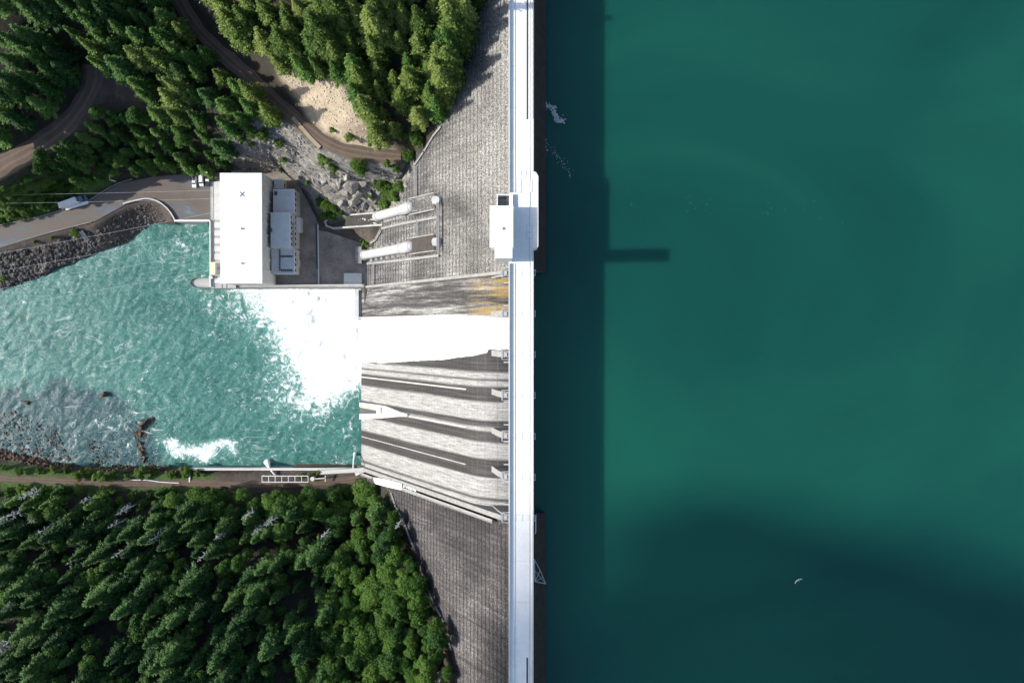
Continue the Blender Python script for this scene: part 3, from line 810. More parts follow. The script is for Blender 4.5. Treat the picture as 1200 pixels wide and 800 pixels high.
# ------------------------------------------------------------------ water running down the second bay
ns, nw = 120, 46
SX = np.zeros((nw, ns)); SY = SX.copy(); SZ = SX.copy()
zz = []
for s in np.linspace(0, 1, ns):
    if s < 0.28:
        x, z = ogee(s / 0.28)
    else:
        z = -25 + (s - 0.28) / 0.72 * (-112.4 + 25); x = -0.5 + FS * z
    zz.append((x, z))
for i, (x, z) in enumerate(zz):
    yt = PIERS[1] - 1.15 + 0.75 * float(sstep(-8, -14, x))
    px_ = 600 + FPX * x / (CAMH - z)
    pyb = float(np.interp(px_, [421, 470, 520, 550, 575, 590, 600], [425, 424.2, 421.5, 418, 413, 411, 411]))
    yl = min(P(px_, pyb, z)[1], PIERS[2] + 1.15) if x > -12 else P(px_, pyb, z)[1]
    yl = max(yl, PIERS[2] + 1.16) if x > -9 else yl
    for j in range(nw):
        t = j / (nw - 1)
        SX[j, i] = x; SY[j, i] = yl + (yt - yl) * t; SZ[j, i] = z
edge_ = np.minimum(np.linspace(0, 1, nw), np.linspace(1, 0, nw))[:, None]
th = 0.12 + 1.1 * sstep(0, 0.07, edge_) + (fbm(SX * 0.25, SY, 0.9, 4) * 0.5 + fbm(SX, SY + 40, 0.35, 3) * 0.4) * sstep(0, 0.12, edge_) * np.linspace(0.2, 1, ns)[None]
SY = SY + fbm(SX, SY * 0 + 3, 0.25, 3) * 0.6 * (1 - sstep(0, 0.2, np.linspace(0, 1, nw)))[:, None]
SX = SX - th * 0.83; SZ = SZ + th * 0.56
tag(link('spillway_water', grid_mesh('spillway_water', SX[:, ::-1], SY[:, ::-1], SZ[:, ::-1], M['flow'])), 'white sheet of water rushing down one spillway bay', kind='structure')

# ------------------------------------------------------------------ tower on the crest
tw = empty('elevator_tower', (-3, 35, -1))
tag(tw, 'white flat roofed elevator tower on the downstream edge of the dam crest', 'tower')
bpy.context.view_layer.update()
def tp(b, n_, m_, par=tw):
    o = b.build(n_, M[m_], par); o.matrix_parent_inverse = tw.matrix_world.inverted() if par is tw else o.matrix_parent_inverse
    return o
tp(MB().box(-7.8, 0.2, 30.0, 44.5, -16, 4.5), 'main_block', 'white_paint')
tp(MB().box(-8.1, 0.45, 29.75, 44.8, 4.5, 4.95), 'roof', 'white_roof')
tp(MB().box(-5.8, 0.0, 24.9, 29.75, -14, 16.6), 'shaft', 'white_paint')
tp(MB().box(-6.0, 0.15, 24.7, 29.74, 16.6, 17.1), 'shaft_roof', 'white_roof')
b = MB()
for x0, x1, y0, y1 in ((-5.6, -5.2, 44.9, 49.6), (0.0, 0.3, 44.9, 49.6), (-5.2, 0.0, 49.2, 49.6)): b.box(x0, x1, y0, y1, -8, 1.0)
tp(b, 'stairwell_wall', 'white_paint')
b = MB()
for i in range(9): b.box(-4.9 + i * 0.52, -4.9 + (i+1) * 0.52, 45.1, 49.0, -8, -4.4 + i * 0.48)
tp(b, 'stairs', 'concrete')
for y in (32, 35, 38, 41):
    f = tp(MB().box(-7.86, -7.75, y, y + 1.6, 1.2, 3.2), 'window', 'steel'); tp(MB().box(-7.9, -7.80, y + .12, y + 1.48, 1.32, 3.08), 'pane', 'glass', f)
    f.children[0].matrix_parent_inverse.identity()
tp(MB().box(0.15, 0.27, 33, 34.4, -0.02, 2.2), 'door', 'steel')
tp(MB().box(0.15, 0.27, 38.5, 41.8, -0.02, 3.0), 'door', 'steel')
for i in range(3): tp(MB().box(-8.6, -7.8, 40.2 - i * 0.9, 40.6 - i * 0.9, 2.2, 2.6), 'wall_bracket', 'dark_steel')
b = MB().box(-4.4, -3.4, 36, 37, 4.95, 5.5); tp(b, 'roof_vent', 'white_roof')

# ------------------------------------------------------------------ powerhouse
ph = empty('powerhouse', (-126.7, 47, -105))
tag(ph, 'large powerhouse with a bright white flat roof beside the river', 'building')
bpy.context.view_layer.update()
def pp(b, n_, m_, par=ph, smooth=False):
    o = b.build(n_, M[m_], par, smooth)
    if par is ph: o.matrix_parent_inverse = ph.matrix_world.inverted()
    return o
X0, X1, Y0, Y1 = -136.6, -117.5, 21.8, 73.0
pp(MB().box(X0, X1, Y0, Y1, -106, -82.8), 'hall_wall', 'pale_concrete')
pp(MB().box(X0 - .25, X1 + .25, Y0 - .25, Y1 + .25, -82.8, -82.0), 'roof', 'white_roof')
b = MB(); b.bar((-127.6, 62.2, -81.9), (-125.4, 64.4, -81.9), 0.12, 0.3); b.bar((-127.6, 64.4, -81.9), (-125.4, 62.2, -81.9), 0.12, 0.3); pp(b, 'antenna_mount', 'dark_steel')
for y in (47.2, 31.0): pp(MB().tube([(-126.6, y, -82.05), (-126.6, y, -81.4)], 0.35, 10), 'roof_vent', 'dark_steel')
for i in range(9):
    y = Y0 + 2.2 + i * 5.75
    for s, x in ((1, X1), (-1, X0)):
        f = pp(MB().box(min(x, x + s * .12), max(x, x + s * .12), y, y + 3.4, -92 if s > 0 else -98, -85.4), 'window', 'steel')
        pp(MB().box(min(x + s*.1, x + s*.16), max(x + s*.1, x + s*.16), y + .2, y + 3.2, -91.8 if s > 0 else -97.8, -85.6), 'pane', 'roof_grey' if s > 0 else 'glass', f)
for i in range(10):
    y = Y0 + 0.3 + i * 5.6
    for s, x in ((1, X1), (-1, X0)): pp(MB().box(min(x, x + s * .45), max(x, x + s * .45), y, y + 0.8, -105, -82.85), 'pilaster', 'pale_concrete')
pp(MB().box(-149.0, X0 - .02, Y0 - 1.4, Y1, -121, -102.85), 'gantry_deck', 'concrete')
for x in (-147.6, -143.8, -141.5): pp(MB().box(x - .14, x + .14, Y0 - 1.3, Y1 - .2, -102.86, -102.6), 'crane_rail', 'steel')
b = MB()
for i in range(13): b.box(-147.3, -144.0, 23 + i * 3.9, 25.6 + i * 3.9, -102.86, -102.74)
pp(b, 'deck_panel', 'pale_concrete')
pp(MB().box(-147.2, -143.9, 54.5, 73.0, -102.86, -102.70), 'loading_slab', 'pale_concrete')
g = pp(MB().box(-148.4, -146.1, 27.0, 32.9, -102.85, -100.2), 'gate_cabin', 'cream'); pp(MB().box(-148.6, -145.9, 26.8, 33.1, -100.2, -100.0), 'cabin_roof', 'cream', g)
pp(MB().box(-149.6, -147.9, 25.0, 26.4, -121, -101.7), 'mooring_block', 'pale_concrete')
pp(MB().box(-149.25, -148.85, 21.0, 53.6, -121, -101.9), 'parapet', 'white_paint')
# office and switchgear annexes on the dam side
def annex(x0, y0, x1, y1, zr, m_='roof_grey', rim=True):
    A = P(x0, y0, zr); B = P(x1, y1, zr)
    xa = max(A[0], X1 + .02)
    o = pp(MB().box(xa, B[0], B[1], A[1], -106, zr - .3), 'annex_wall', 'pale_concrete')
    pp(MB().box(xa, B[0] + .15, B[1] - .1, A[1] + .1, zr - .3, zr), 'annex_roof', m_, o)
    if rim:
        b = MB(); xb = B[0] + .15; y0_, y1_ = B[1] - .1, A[1] + .1
        b.box(xa, xb, y0_, y0_ + .3, zr, zr + .35).box(xa, xb, y1_ - .3, y1_, zr, zr + .35).box(xb - .3, xb, y0_ + .3, y1_ - .3, zr, zr + .35)
        pp(b, 'roof_rim', 'white_paint', o)
    yy = B[1] + 1.0
    while yy < A[1] - 1.8 and zr > -100:
        f = pp(MB().box(B[0], B[0] + .08, yy, yy + 1.5, zr - 3.0, zr - 1.4), 'window', 'glass', o); yy += 2.6
    return o
annex(320, 222, 345, 250, -94.0); annex(321, 210, 332, 220.5, -99.0)
annex(317, 249.6, 340, 290, -90.5); annex(340.3, 250.2, 345, 290, -95.4, rim=False)
cc = annex(318, 291.6, 345, 320.5, -95.5)
annex(347, 255, 352.5, 272, -101.0, 'white_roof'); annex(346, 304, 349.5, 312, -101.0, 'white_roof'); annex(345.8, 294, 349.5, 297, -102.2, 'white_roof', False)
for i in range(7):
    q = P(342.6, 263 + i * 4.0, -95.4); pp(MB().box(q[0] - .5, q[0] + .5, q[1] - .45, q[1] + .45, -95.4, -94.5), 'ventilator', 'dark_steel')
for i in range(9):
    q = P(328, 293 + i * 2.9, -95.5); pp(MB().box(q[0] - .32, q[0] + .32, q[1] - .4, q[1] + .4, -95.5, -94.9), 'ventilator', 'dark_steel')
for r in (300.5, 316.8):
    for i in range(6):
        q = P(330.5 + i * 2.3, r, -95.5); pp(MB().box(q[0] - .32, q[0] + .32, q[1] - .4, q[1] + .4, -95.5, -94.9), 'ventilator', 'dark_steel')
for px_, py_ in ((322, 226), (318.5, 270)):
    q = P(px_, py_, -92); pp(MB().box(q[0] - .6, q[0] + .6, q[1] - .8, q[1] + .8, -94 if px_ > 320 else -90.5, -93 if px_ > 320 else -89.6), 'ventilator', 'dark_steel')
for px_, py_ in ((334, 236), (338, 228), (329, 262), (333, 280), (336, 309)):
    zt = -94 if py_ < 249 else (-90.5 if py_ < 290 else -95.5); q = P(px_, py_, zt)
    pp(MB().box(q[0] - .7, q[0] + .7, q[1] - .5, q[1] + .5, zt, zt + .7), 'roof_unit', 'roof_grey')

# tailrace wall with its rounded nose
def solid(name, pxpoly, z, zb, mat, label, cat, h=None):
    t = empty(name, (*P(*pxpoly[0], z)[:2], zb)); tag(t, label, cat); bpy.context.view_layer.update()
    o = MB().prism([P(a, b_, z)[:2] for a, b_ in pxpoly], zb, z).build('wall_body', M[mat], t); o.matrix_parent_inverse = t.matrix_world.inverted()
    return t
nose = [(231 - 8.5 * math.cos(a), 331.2 - 6.4 * math.sin(a)) for a in np.linspace(-math.pi/2, math.pi/2, 9)]
tr = solid('tailrace_wall', nose + [(259, 324.8), (259, 333.0), (427, 333.0), (427, 337.6)], -103.6, -121, 'concrete', 'long concrete tailrace wall with a rounded nose beside the powerhouse', 'wall')
b = MB()
pts = [P(a, b_, -103.3) for a, b_ in [(231, 337.0)] + [(231 - 7.6 * math.cos(a), 331.2 - 5.6 * math.sin(a)) for a in np.linspace(-math.pi/2, math.pi/2, 9)] + [(247, 325.4)]]
for p, q in zip(pts[:-1], pts[1:]): b.bar(p, q, 0.3, 0.7)
b.bar(P(231, 337.0, -103.3), P(427, 337.0, -103.3), 0.3, 0.7)
o = b.build('coping', M['dark_steel'], tr); o.matrix_parent_inverse = tr.matrix_world.inverted()
b = MB(); b.bar(P(262, 334.0, -103.3), P(425, 334.0, -103.3), 0.35, 0.6); o = b.build('coping', M['pale_concrete'], tr); o.matrix_parent_inverse = tr.matrix_world.inverted()

def bars_thing(name, pieces, label, cat, group=None):   # pieces: (part, mat, MB)
    zmin = min(min(v[2] for v in b_.v) for _, _, b_ in pieces)
    v0 = pieces[0][2].v[0]
    t = empty(name, (v0[0], v0[1], zmin)); tag(t, label, cat, group); bpy.context.view_layer.update()
    inv = t.matrix_world.inverted()
    for nm, mt, b_ in pieces:
        o = b_.build(nm, M[mt] if isinstance(mt, str) else mt, t); o.matrix_parent_inverse = inv
    return t
# forecourt quay, curved road parapet, chute drain
b = MB(); b.box(-166.6, -149.3, 53.3, 54.0, -121, -102.2); c_ = MB().box(-166.7, -149.3, 53.2, 54.1, -102.2, -102.0)
bars_thing('quay_wall', [('wall_body', 'concrete', b), ('coping', 'white_paint', c_)], 'straight white topped quay wall at the edge of the forecourt', 'wall')
ln = smooth_line([P(a, b_, -103) for a, b_ in ((145,239),(158,235.5),(172,233),(184,235.5),(194,242),(201,250),(206,259))], 1.5)
b = MB(); c_ = MB()
for p, q in zip(ln[:-1], ln[1:]): b.bar((p[0], p[1], -103.0), (q[0], q[1], -103.0), 0.4, 1.6); c_.bar((p[0], p[1], -102.1), (q[0], q[1], -102.1), 0.55, 0.18)
bars_thing('road_parapet', [('wall_body', 'concrete', b), ('coping', 'pale_concrete', c_)], 'low curved concrete parapet round the bend above the river', 'wall')
ln = smooth_line([P(a, b_, -103) for a, b_ in ((-40,300),(0,289),(60,272),(108,260))], 4)
b = MB()
for p, q in zip(ln[:-1], ln[1:]): b.bar((p[0], p[1], -102.9), (q[0], q[1], -102.9), 0.35, 0.5)
bars_thing('road_edging', [('kerb', 'old_concrete', b)], 'thin pale kerb between the access road and the riprap bank', 'kerb')
ln = smooth_line([P(a, b_, -103) for a, b_ in ((-40,280),(0,264),(30,258),(60,250),(100,237),(118,226),(138,215),(155,210))], 4)
b = MB()
for p, q in zip(ln[:-1], ln[1:]): b.bar((p[0], p[1], -102.9), (q[0], q[1], -102.9), 0.4, 0.5)
bars_thing('road_edging', [('kerb', 'old_concrete', b)], 'thin pale kerb between the access road and the wooded bank', 'kerb')
b = MB(); A = Vector((*P(95, 271, -103.5)[:2], -103.4)); B = Vector((*P(111, 292, -111)[:2], -111.5))
b.bar(A, B, 1.5, 0.3); c_ = MB(); sd = (B - A).cross(Vector((0,0,1))).normalized()
for s in (-.7, .7): c_.bar(A + sd*s + Vector((0,0,.3)), B + sd*s + Vector((0,0,.3)), 0.25, 0.7)
bars_thing('drain_chute', [('channel_floor', 'concrete', b), ('channel_wall', 'pale_concrete', c_)], 'slanting concrete drain chute running down the riprap bank', 'drain')
b = MB(); q = P(135, 213, -103)
b.tube([(q[0], q[1], -103), (q[0], q[1], -97)], 0.14, 8); c_ = MB(); c_.bar((q[0] - .1, q[1], -97.1), (q[0] + 3.2, q[1] - .9, -97.0), 0.2, 0.2); c_.bar((q[0], q[1], -97.8), (q[0] - .3, q[1] + 1.6, -97.6), 0.18, 0.18)
bars_thing('barrier_pole', [('pole', 'white_paint', b), ('arm', 'white_paint', c_)], 'slim white pole with a sloping arm beside the access road', 'pole')
q = P(243, 203, -103); b = MB(); b.tube([(q[0], q[1], -103.2), (q[0], q[1], -95)], 0.12, 8); c_ = MB(); c_.bar((q[0], q[1], -95), (q[0] + 2.6, q[1] - 1.2, -94.8), 0.18, 0.18); c_.box(q[0] + 2.3, q[0] + 3.1, q[1] - 1.5, q[1] - 1.0, -95.0, -94.7)
bars_thing('lamp_post', [('pole', 'steel', b), ('arm', 'steel', c_)], 'grey lamp post behind the three parked vehicles', 'lamp')

# yard details
slab = solid('concrete_slab', [(403, 320), (424, 320), (424, 333), (403, 333)], -104.4, -105.4, 'pale_concrete', 'pale concrete pad in the yard at the foot of the dam', 'slab')
b = MB(); A = P(372.5, 263, -104.4); B = P(373.5, 333, -104.4); b.bar((A[0], A[1], -104.7), (B[0], B[1], -104.7), 0.5, 1.0)
c_ = MB(); A2 = P(370.5, 262, -104.6); B2 = P(371.5, 315, -104.6); c_.bar((A2[0], A2[1], -104.98), (B2[0], B2[1], -104.98), 1.0, 0.12)
bars_thing('yard_kerb_wall', [('wall_body', 'pale_concrete', b), ('gutter', 'dark_steel', c_)], 'narrow kerb wall and dark gutter dividing the earth yard', 'wall')
b = MB(); c_ = MB()
rw = [P(a, b_, z) for a, b_, z in ((343,138,-65),(352,148,-64.8),(363,161,-64.6),(375,173,-64.4))]
for p, q in zip(rw[:-1], rw[1:]): b.bar((p[0], p[1], p[2] - 3), (q[0], q[1], q[2] - 3), 1.6, 6.0)
b_ret = bars_thing('retaining_wall', [('wall_body', 'tan_wall', b)], 'tan retaining wall holding up the outer edge of the forest road', 'wall')
ln = smooth_line([(*ground(a, b_)[:2], 0) for a, b_ in ((268,118),(300,150),(320,190),(335,205),(352,222),(362,240),(371,258))], 2.5)
b = MB()
for p, q in zip(ln[:-1], ln[1:]):
    b.bar((p[0], p[1], H(p[0], p[1]) + .3), (q[0], q[1], H(q[0], q[1]) + .3), 0.5, 0.9)
bars_thing('cliff_gutter', [('kerb', 'old_concrete', b)], 'pale concrete gutter curving round the foot of the rock slope', 'drain')

# ------------------------------------------------------------------ penstocks
def pipe(y, zt, zb, tail, label):
    t = empty('penstock', (-0.4 + FS * zt - 2.6, y, zb - 4)); tag(t, label, 'penstock', 'penstocks on the dam face'); bpy.context.view_layer.update()
    inv = t.matrix_world.inverted()
    def tq(b, n_, m_, sm=False):
        o = b.build(n_, M[m_], t, sm); o.matrix_parent_inverse = inv; return o
    def ax(z, off=2.0): return Vector((-1 + FS * z - off, y, z))
    pts = [ax(z) for z in np.linspace(zt, zb, 12)]
    if tail:
        e = pts[-1]; pts += [e + Vector((-1.6, 0, -1.6)), e + Vector((-4, 0, -2.8)), e + Vector((-9, 0, -3.4))]
    else:
        e = pts[-1]; pts += [e + Vector((-1.2, 0, -2.2))]
    tq(MB().tube(pts, 2.2, 24), 'pipe', 'white_pipe', True)
    z1 = zt - 1.0
    tq(MB().tube([ax(z1), ax(z1 - 8)], 2.55, 24), 'expansion_sleeve', 'white_pipe', True)
    for z in (z1 - 0.2, z1 - 8.2, zb + 1.0):
        tq(MB().tube([ax(z), ax(z - 0.5)], 2.8, 24), 'flange', 'white_pipe', True)
    n_ = 7
    for i in range(n_):
        z = zt - 11 + (zb + 3 - zt + 11) * i / (n_ - 1)
        c = ax(z, 0.2); tq(MB().box(c.x - .8, c.x + 1.2, y - 3.5, y + 3.5, z - 1.2, z + 0.3), 'saddle', 'concrete')
    return t
YU, YLo = 54.2, 36.8
pipe(YU, -59.5, -90, False, 'white penstock on the dam face with its foot entering a concrete trench')
pipe(YLo, -59.5, -103, False, 'long white penstock on the dam face nearest the spillway')
for y, lab in ((YU, 'rough concrete casing above the penstock that enters the trench'), (YLo, 'dark gravel topped casing above the long penstock near the spillway')):
    b = MB(); b.extr_y([(-1 + FS * -45 - 1.4, -45), (-1 + FS * -59 - 3.0, -59), (-1 + FS * -59 - 1, -62), (FS * -44, -45)], y - 3.3, y + 3.3)
    c_ = MB()
    for s in (-3.5, 3.5): c_.extr_y([(-1 + FS * -44.5 - 2.0, -44.5), (-1 + FS * -60 - 3.8, -60), (-1 + FS * -60 + 1, -60), (FS * -44.5 + 1, -44.5)], y + s - .25, y + s + .25)
    e_ = MB(); e_.tube([(-1 + FS * -44 - 1.2, y, -45.5), (-1 + FS * -44 - 1.2, y, -41.0)], 1.7, 10)
    e_.box(-1 + FS * -44 - 2.6, -1 + FS * -44 + 1.6, y - 1.5, y + 1.5, -45, -42.2)
    bars_thing('pipe_casing', [('casing', 'fill' if y == YLo else 'face', b), ('side_wall', 'old_concrete', c_), ('valve_chamber', 'pale_concrete', e_)], lab, 'casing', 'penstock casings')
# trench that carries the buried pipe to the powerhouse
b = MB(); c_ = MB()
def tz(px_): return float(np.interp(px_, [381, 395, 452], [-102.6, -101.6, -90.5]))
def tpt(px_, py_, dz=0): z_ = tz(px_) ; q_ = P(px_, py_, z_); return Vector((q_[0], q_[1], z_ + dz))
loop = [(452, 248.6), (388, 254), (381, 260), (383, 265), (392, 267.5), (452, 263.4)]
for p, q in zip(loop[:-1], loop[1:]): b.bar(tpt(*p, -3), tpt(*q, -3), 0.8, 7)
up_ = [tpt(a, q, -.7) for a, q in ((452,249.5),(389,255),(382.5,260),(384,264.5),(392,266.8),(452,262.6))]
c_.add([p - Vector((0, 0, 8)) for p in up_] + up_, [(5,4,3,2,1,0), (6,7,8,9,10,11)] + [(i, (i+1) % 6, 6 + (i+1) % 6, 6 + i) for i in range(6)])
e_ = MB()
for i in range(16):
    t = random.random(); q = tpt(392 + 50 * t, random.uniform(257 - t*3, 264 - t*1.5), -.55); s = random.uniform(.25, .6)
    e_.box(q.x - s, q.x + s, q.y - s * .6, q.y + s * .6, q.z - .6, q.z + .25)
bars_thing('penstock_trench', [('trench_wall', 'concrete', b), ('trench_fill', 'fill', c_), ('drain_cover', 'pale_concrete', e_)], 'narrow walled trench filled with dark soil below the shorter penstock', 'trench')
A = P(420.5, 299.5, -104); c_ = MB().box(A[0] - 1.4, A[0] + 1.6, YLo - 4.2, YLo + 4.2, -106, -102.6)
bars_thing('anchor_block', [('block', 'old_concrete', c_)], 'concrete anchor block at the foot of the long penstock', 'block')

# walkways on the face
def walkway(pts, wd, label, out=0.9, rails=True, grp='walkways on the dam face'):
    b = MB(); c_ = MB()
    q = [Vector(p) for p in pts]
    for a, d in zip(q[:-1], q[1:]):
        b.bar(a, d, wd, 0.22)
        if rails:
            sd = (d - a).cross(Vector((0,0,1))).normalized() * (wd / 2 - .05)
            for s in (1, -1):
                c_.bar(a + sd * s + Vector((0,0,1)), d + sd * s + Vector((0,0,1)), 0.09, 0.09)
                n_ = max(1, int((d - a).length / 2.5))
                for i in range(n_ + 1):
                    p = a + (d - a) * (i / n_) + sd * s; c_.bar(p, p + Vector((0,0,1)), 0.08, 0.08, (1,0,0))
        m_ = MB()
    sup = MB()
    for a, d in zip(q[:-1], q[1:]):
        n_ = max(1, int((d - a).length / 4))
        for i in range(n_ + 1):
            p = a + (d - a) * (i / n_); sup.bar(p - Vector((0,0,.1)), p + Vector((0.9, 0, -1.3)), 0.2, 0.2)
    bars_thing('walkway', [('walking_deck', 'old_concrete', b), ('hand_rail', 'steel', c_), ('bracket', 'concrete', sup)], label, 'walkway', grp)
def fh(px_, py_, h=0.9): return face_hit(px_, py_, -1 - h)
walkway([fh(487, 195), fh(487.5, 240)], 1.0, 'level walkway across the face from the hillside to the upper pipe')
walkway([fh(489, 256), fh(489, 286)], 0.9, 'short level walkway linking the two penstocks')
walkway([fh(513, 238, 2.6), fh(513, 293, 2.6)], 1.0, 'level walkway between the two valve chambers high on the face')
walkway([fh(437.5, 308), fh(437, 333)], 1.0, 'low walkway from the long penstock down to the spillway wall')
walkway([fh(447, 268), fh(470, 262.5), fh(513, 254.5)], 1.0, 'sloping stair path along the lower side of the shorter penstock')
walkway([fh(430, 309), fh(470, 305), fh(514, 299.5)], 1.0, 'sloping stair path along the lower side of the long penstock')
walkway([fh(434, 285), fh(440, 281), fh(446, 270)], 0.9, 'bent stair path climbing between the two penstock feet')
walkway([fh(488, 236), fh(513, 233)], 0.9, 'short sloping path on the upper side of the shorter penstock')
# stair beside the south training wall
walkway([(-1.0 + FS * z - 2.4, PIERS[6] - 2.6, z) for z in (-6, -40, -75, -109)], 1.3, 'long pale stairway descending beside the south spillway wall')
# contact gutters where the face meets the rock
for nm, pts, lab in (('a', [(458,577),(463,592),(473,610),(480,630),(488,648),(495,672),(502,692),(510,710),(518,724),(524,745),(530,766),(533,790)], 'broken pale gutter along the south abutment of the dam'),
                     ('b', [(486,193),(497,177),(507,160),(517,148)], 'broken pale gutter where the north abutment meets the dam')):
    pcs = []; random.seed(5)
    fp = [face_hit(a, q, -1.6) for a, q in pts]
    for p, q in zip(fp[:-1], fp[1:]):
        if random.random() < 0.85: pcs.append(('kerb', 'old_concrete', MB().bar(p, Vector(p).lerp(Vector(q), random.uniform(.7, 1.0)), 0.7, 0.7)))
    bars_thing('abutment_gutter', pcs, lab, 'gutter')

# ------------------------------------------------------------------ south bank works
b = MB().box(P(221, 547, -107)[0], -79.6, -70.4, -69.5, -121, -107.0); c_ = MB().box(P(221, 547, -107)[0] - .1, -79.6, -70.55, -69.35, -107.0, -106.75)
d_ = MB(); q = P(221.5, 547, -107); d_.box(q[0] - .1, q[0] + .6, -76.5, -70.56, -112, -106.76)
bars_thing('bank_wall', [('wall_body', 'concrete', b), ('coping', 'pale_concrete', c_), ('return_wall', 'pale_concrete', d_)], 'straight concrete river wall along the south bank', 'wall')
b = MB(); c_ = MB(); A = P(307, 557.5, -104); B = P(361, 564.5, -104)
for y in (A[1], B[1]):
    for z in (-104, -105): b.bar((A[0], y, z), (B[0], y, z), 0.32, 0.22)
for i in range(8):
    x = A[0] + (B[0] - A[0]) * i / 7
    b.bar((x, A[1], -104), (x, B[1], -104), 0.26, 0.2)
    for y in (A[1], B[1]): c_.bar((x, y, -104), (x, y, -107.6), 0.22, 0.22, (1,0,0))
e_ = MB(); q = P(366, 561, -104); e_.tube([(q[0], q[1], -107.5), (q[0], q[1], -104)], 1.1, 14); e_.bar((q[0] + 1, q[1], -104.4), (q[0] + 6.5, q[1] + .4, -104.4), 0.5, 0.5); e_.bar((q[0] + 6.4, q[1] - 1.4, -104.4), (q[0] + 6.4, q[1] + 1.6, -104.4), 0.4, 0.5)
bars_thing('pipe_rack', [('rail', 'white_paint', b), ('post', 'white_paint', c_), ('valve', 'pale_concrete', e_)], 'long white open steel frame with a round valve beside the river track', 'frame')
b = slope_prism(MB(), [(438.6,559.6),(455,562.8),(470,567.2),(470,573.6),(455,570),(438.6,565.6)], -1.0, 2.4); c_ = slope_prism(MB(), [(438,559.0),(455,562.2),(470.6,566.8),(470.6,574.2),(455,570.6),(438,566.2)], 2.41, 2.7)
e_ = slope_prism(MB(), [(470.8,568.5),(474,569.5),(474,574.5),(470.8,573.5)], -1.0, 1.9)
bars_thing('shed', [('wall', 'white_paint', b), ('roof', 'white_roof', c_), ('porch', 'pale_concrete', e_)], 'long narrow white shed at the south foot of the dam', 'shed')
cab = []
for i in range(5):
    x = 475.5 + i * 2.5; y = 570.2 + i * 0.85
    cab.append(('cabinet', 'white_paint', slope_prism(MB(), [(x, y), (x + 1.8, y + .6), (x + 1.8, y + 3.4 + (i % 2)), (x, y + 2.8 + (i % 2))], -1.0, 1.5 + .3 * (i % 3))))
cab.append(('frame', 'steel', slope_prism(MB(), [(474.5, 568.8), (488, 573.3), (488, 574.0), (474.5, 569.5)], -1.0, 2.2))); cab.append(('frame', 'steel', slope_prism(MB(), [(474.5, 575.2), (488, 579.4), (488, 580.1), (474.5, 575.9)], -1.0, 1.6)))
bars_thing('switch_cabinets', cab, 'row of white cabinets in a frame just past the long shed', 'cabinets')
b = MB(); c_ = MB(); A = P(375, 553, -105.8); B = P(427, 550, -105.8); b.bar(A, B, 2.2, 0.5); b.bar(B, (-78.5, PIERS[6] - 2.6, -106.2), 2.2, 0.5)
for s in (-1, 1): c_.bar((A[0], A[1] + s, -104.8), (B[0], B[1] + s, -104.8), 0.12, 0.12)
for i in range(10):
    t = i / 9; x = A[0] + (B[0] - A[0]) * t; y = A[1] + (B[1] - A[1]) * t
    for s in (-1, 1): c_.bar((x, y + s, -105.8), (x, y + s, -104.8), 0.1, 0.1, (1,0,0))
bars_thing('service_path', [('slab', 'pale_concrete', b), ('hand_rail', 'steel', c_)], 'pale railed service path at the foot of the south spillway wall', 'path')
ln = smooth_line([P(a, b_, -106.9) for a, b_ in ((145,561),(160,562),(172,562),(190,564.5),(210,565.5))], 3)
b = MB()
for p, q in zip(ln[:-1], ln[1:]): b.bar(p, q, 0.35, 0.9)
bars_thing('road_barrier', [('barrier', 'white_paint', b)], 'low white barrier beside the track on the south bank', 'barrier')
for (p0, p1, lab) in (((322, 556), (313, 541), 'drain pipe spilling white water through the river wall near the steel frame'), ((414, 548), (416, 531), 'small drain spilling white water close to the spillway toe')):
    A = Vector(P(*p0, -106.2)); B = Vector(P(*p1, -112.9)); M_ = A.lerp(B, .55) + Vector((0, 0, 2.0))
    b = MB().tube([A + (A - B) * .15 + Vector((0,0,-.8)), A, A.lerp(M_, .5)], 0.38, 10)
    c_ = MB(); r = [0.35, 0.5, 0.8, 1.2, 1.7] if p0[0] < 400 else [.25, .3, .45, .6, .8]
    c_.tube([A.lerp(M_, .5), M_, M_.lerp(B, .35), M_.lerp(B, .7), B], r, 10)
    bars_thing('drain_outfall', [('pipe', 'pale_concrete', b), ('falling_water', 'flow', c_)], lab, 'drain')
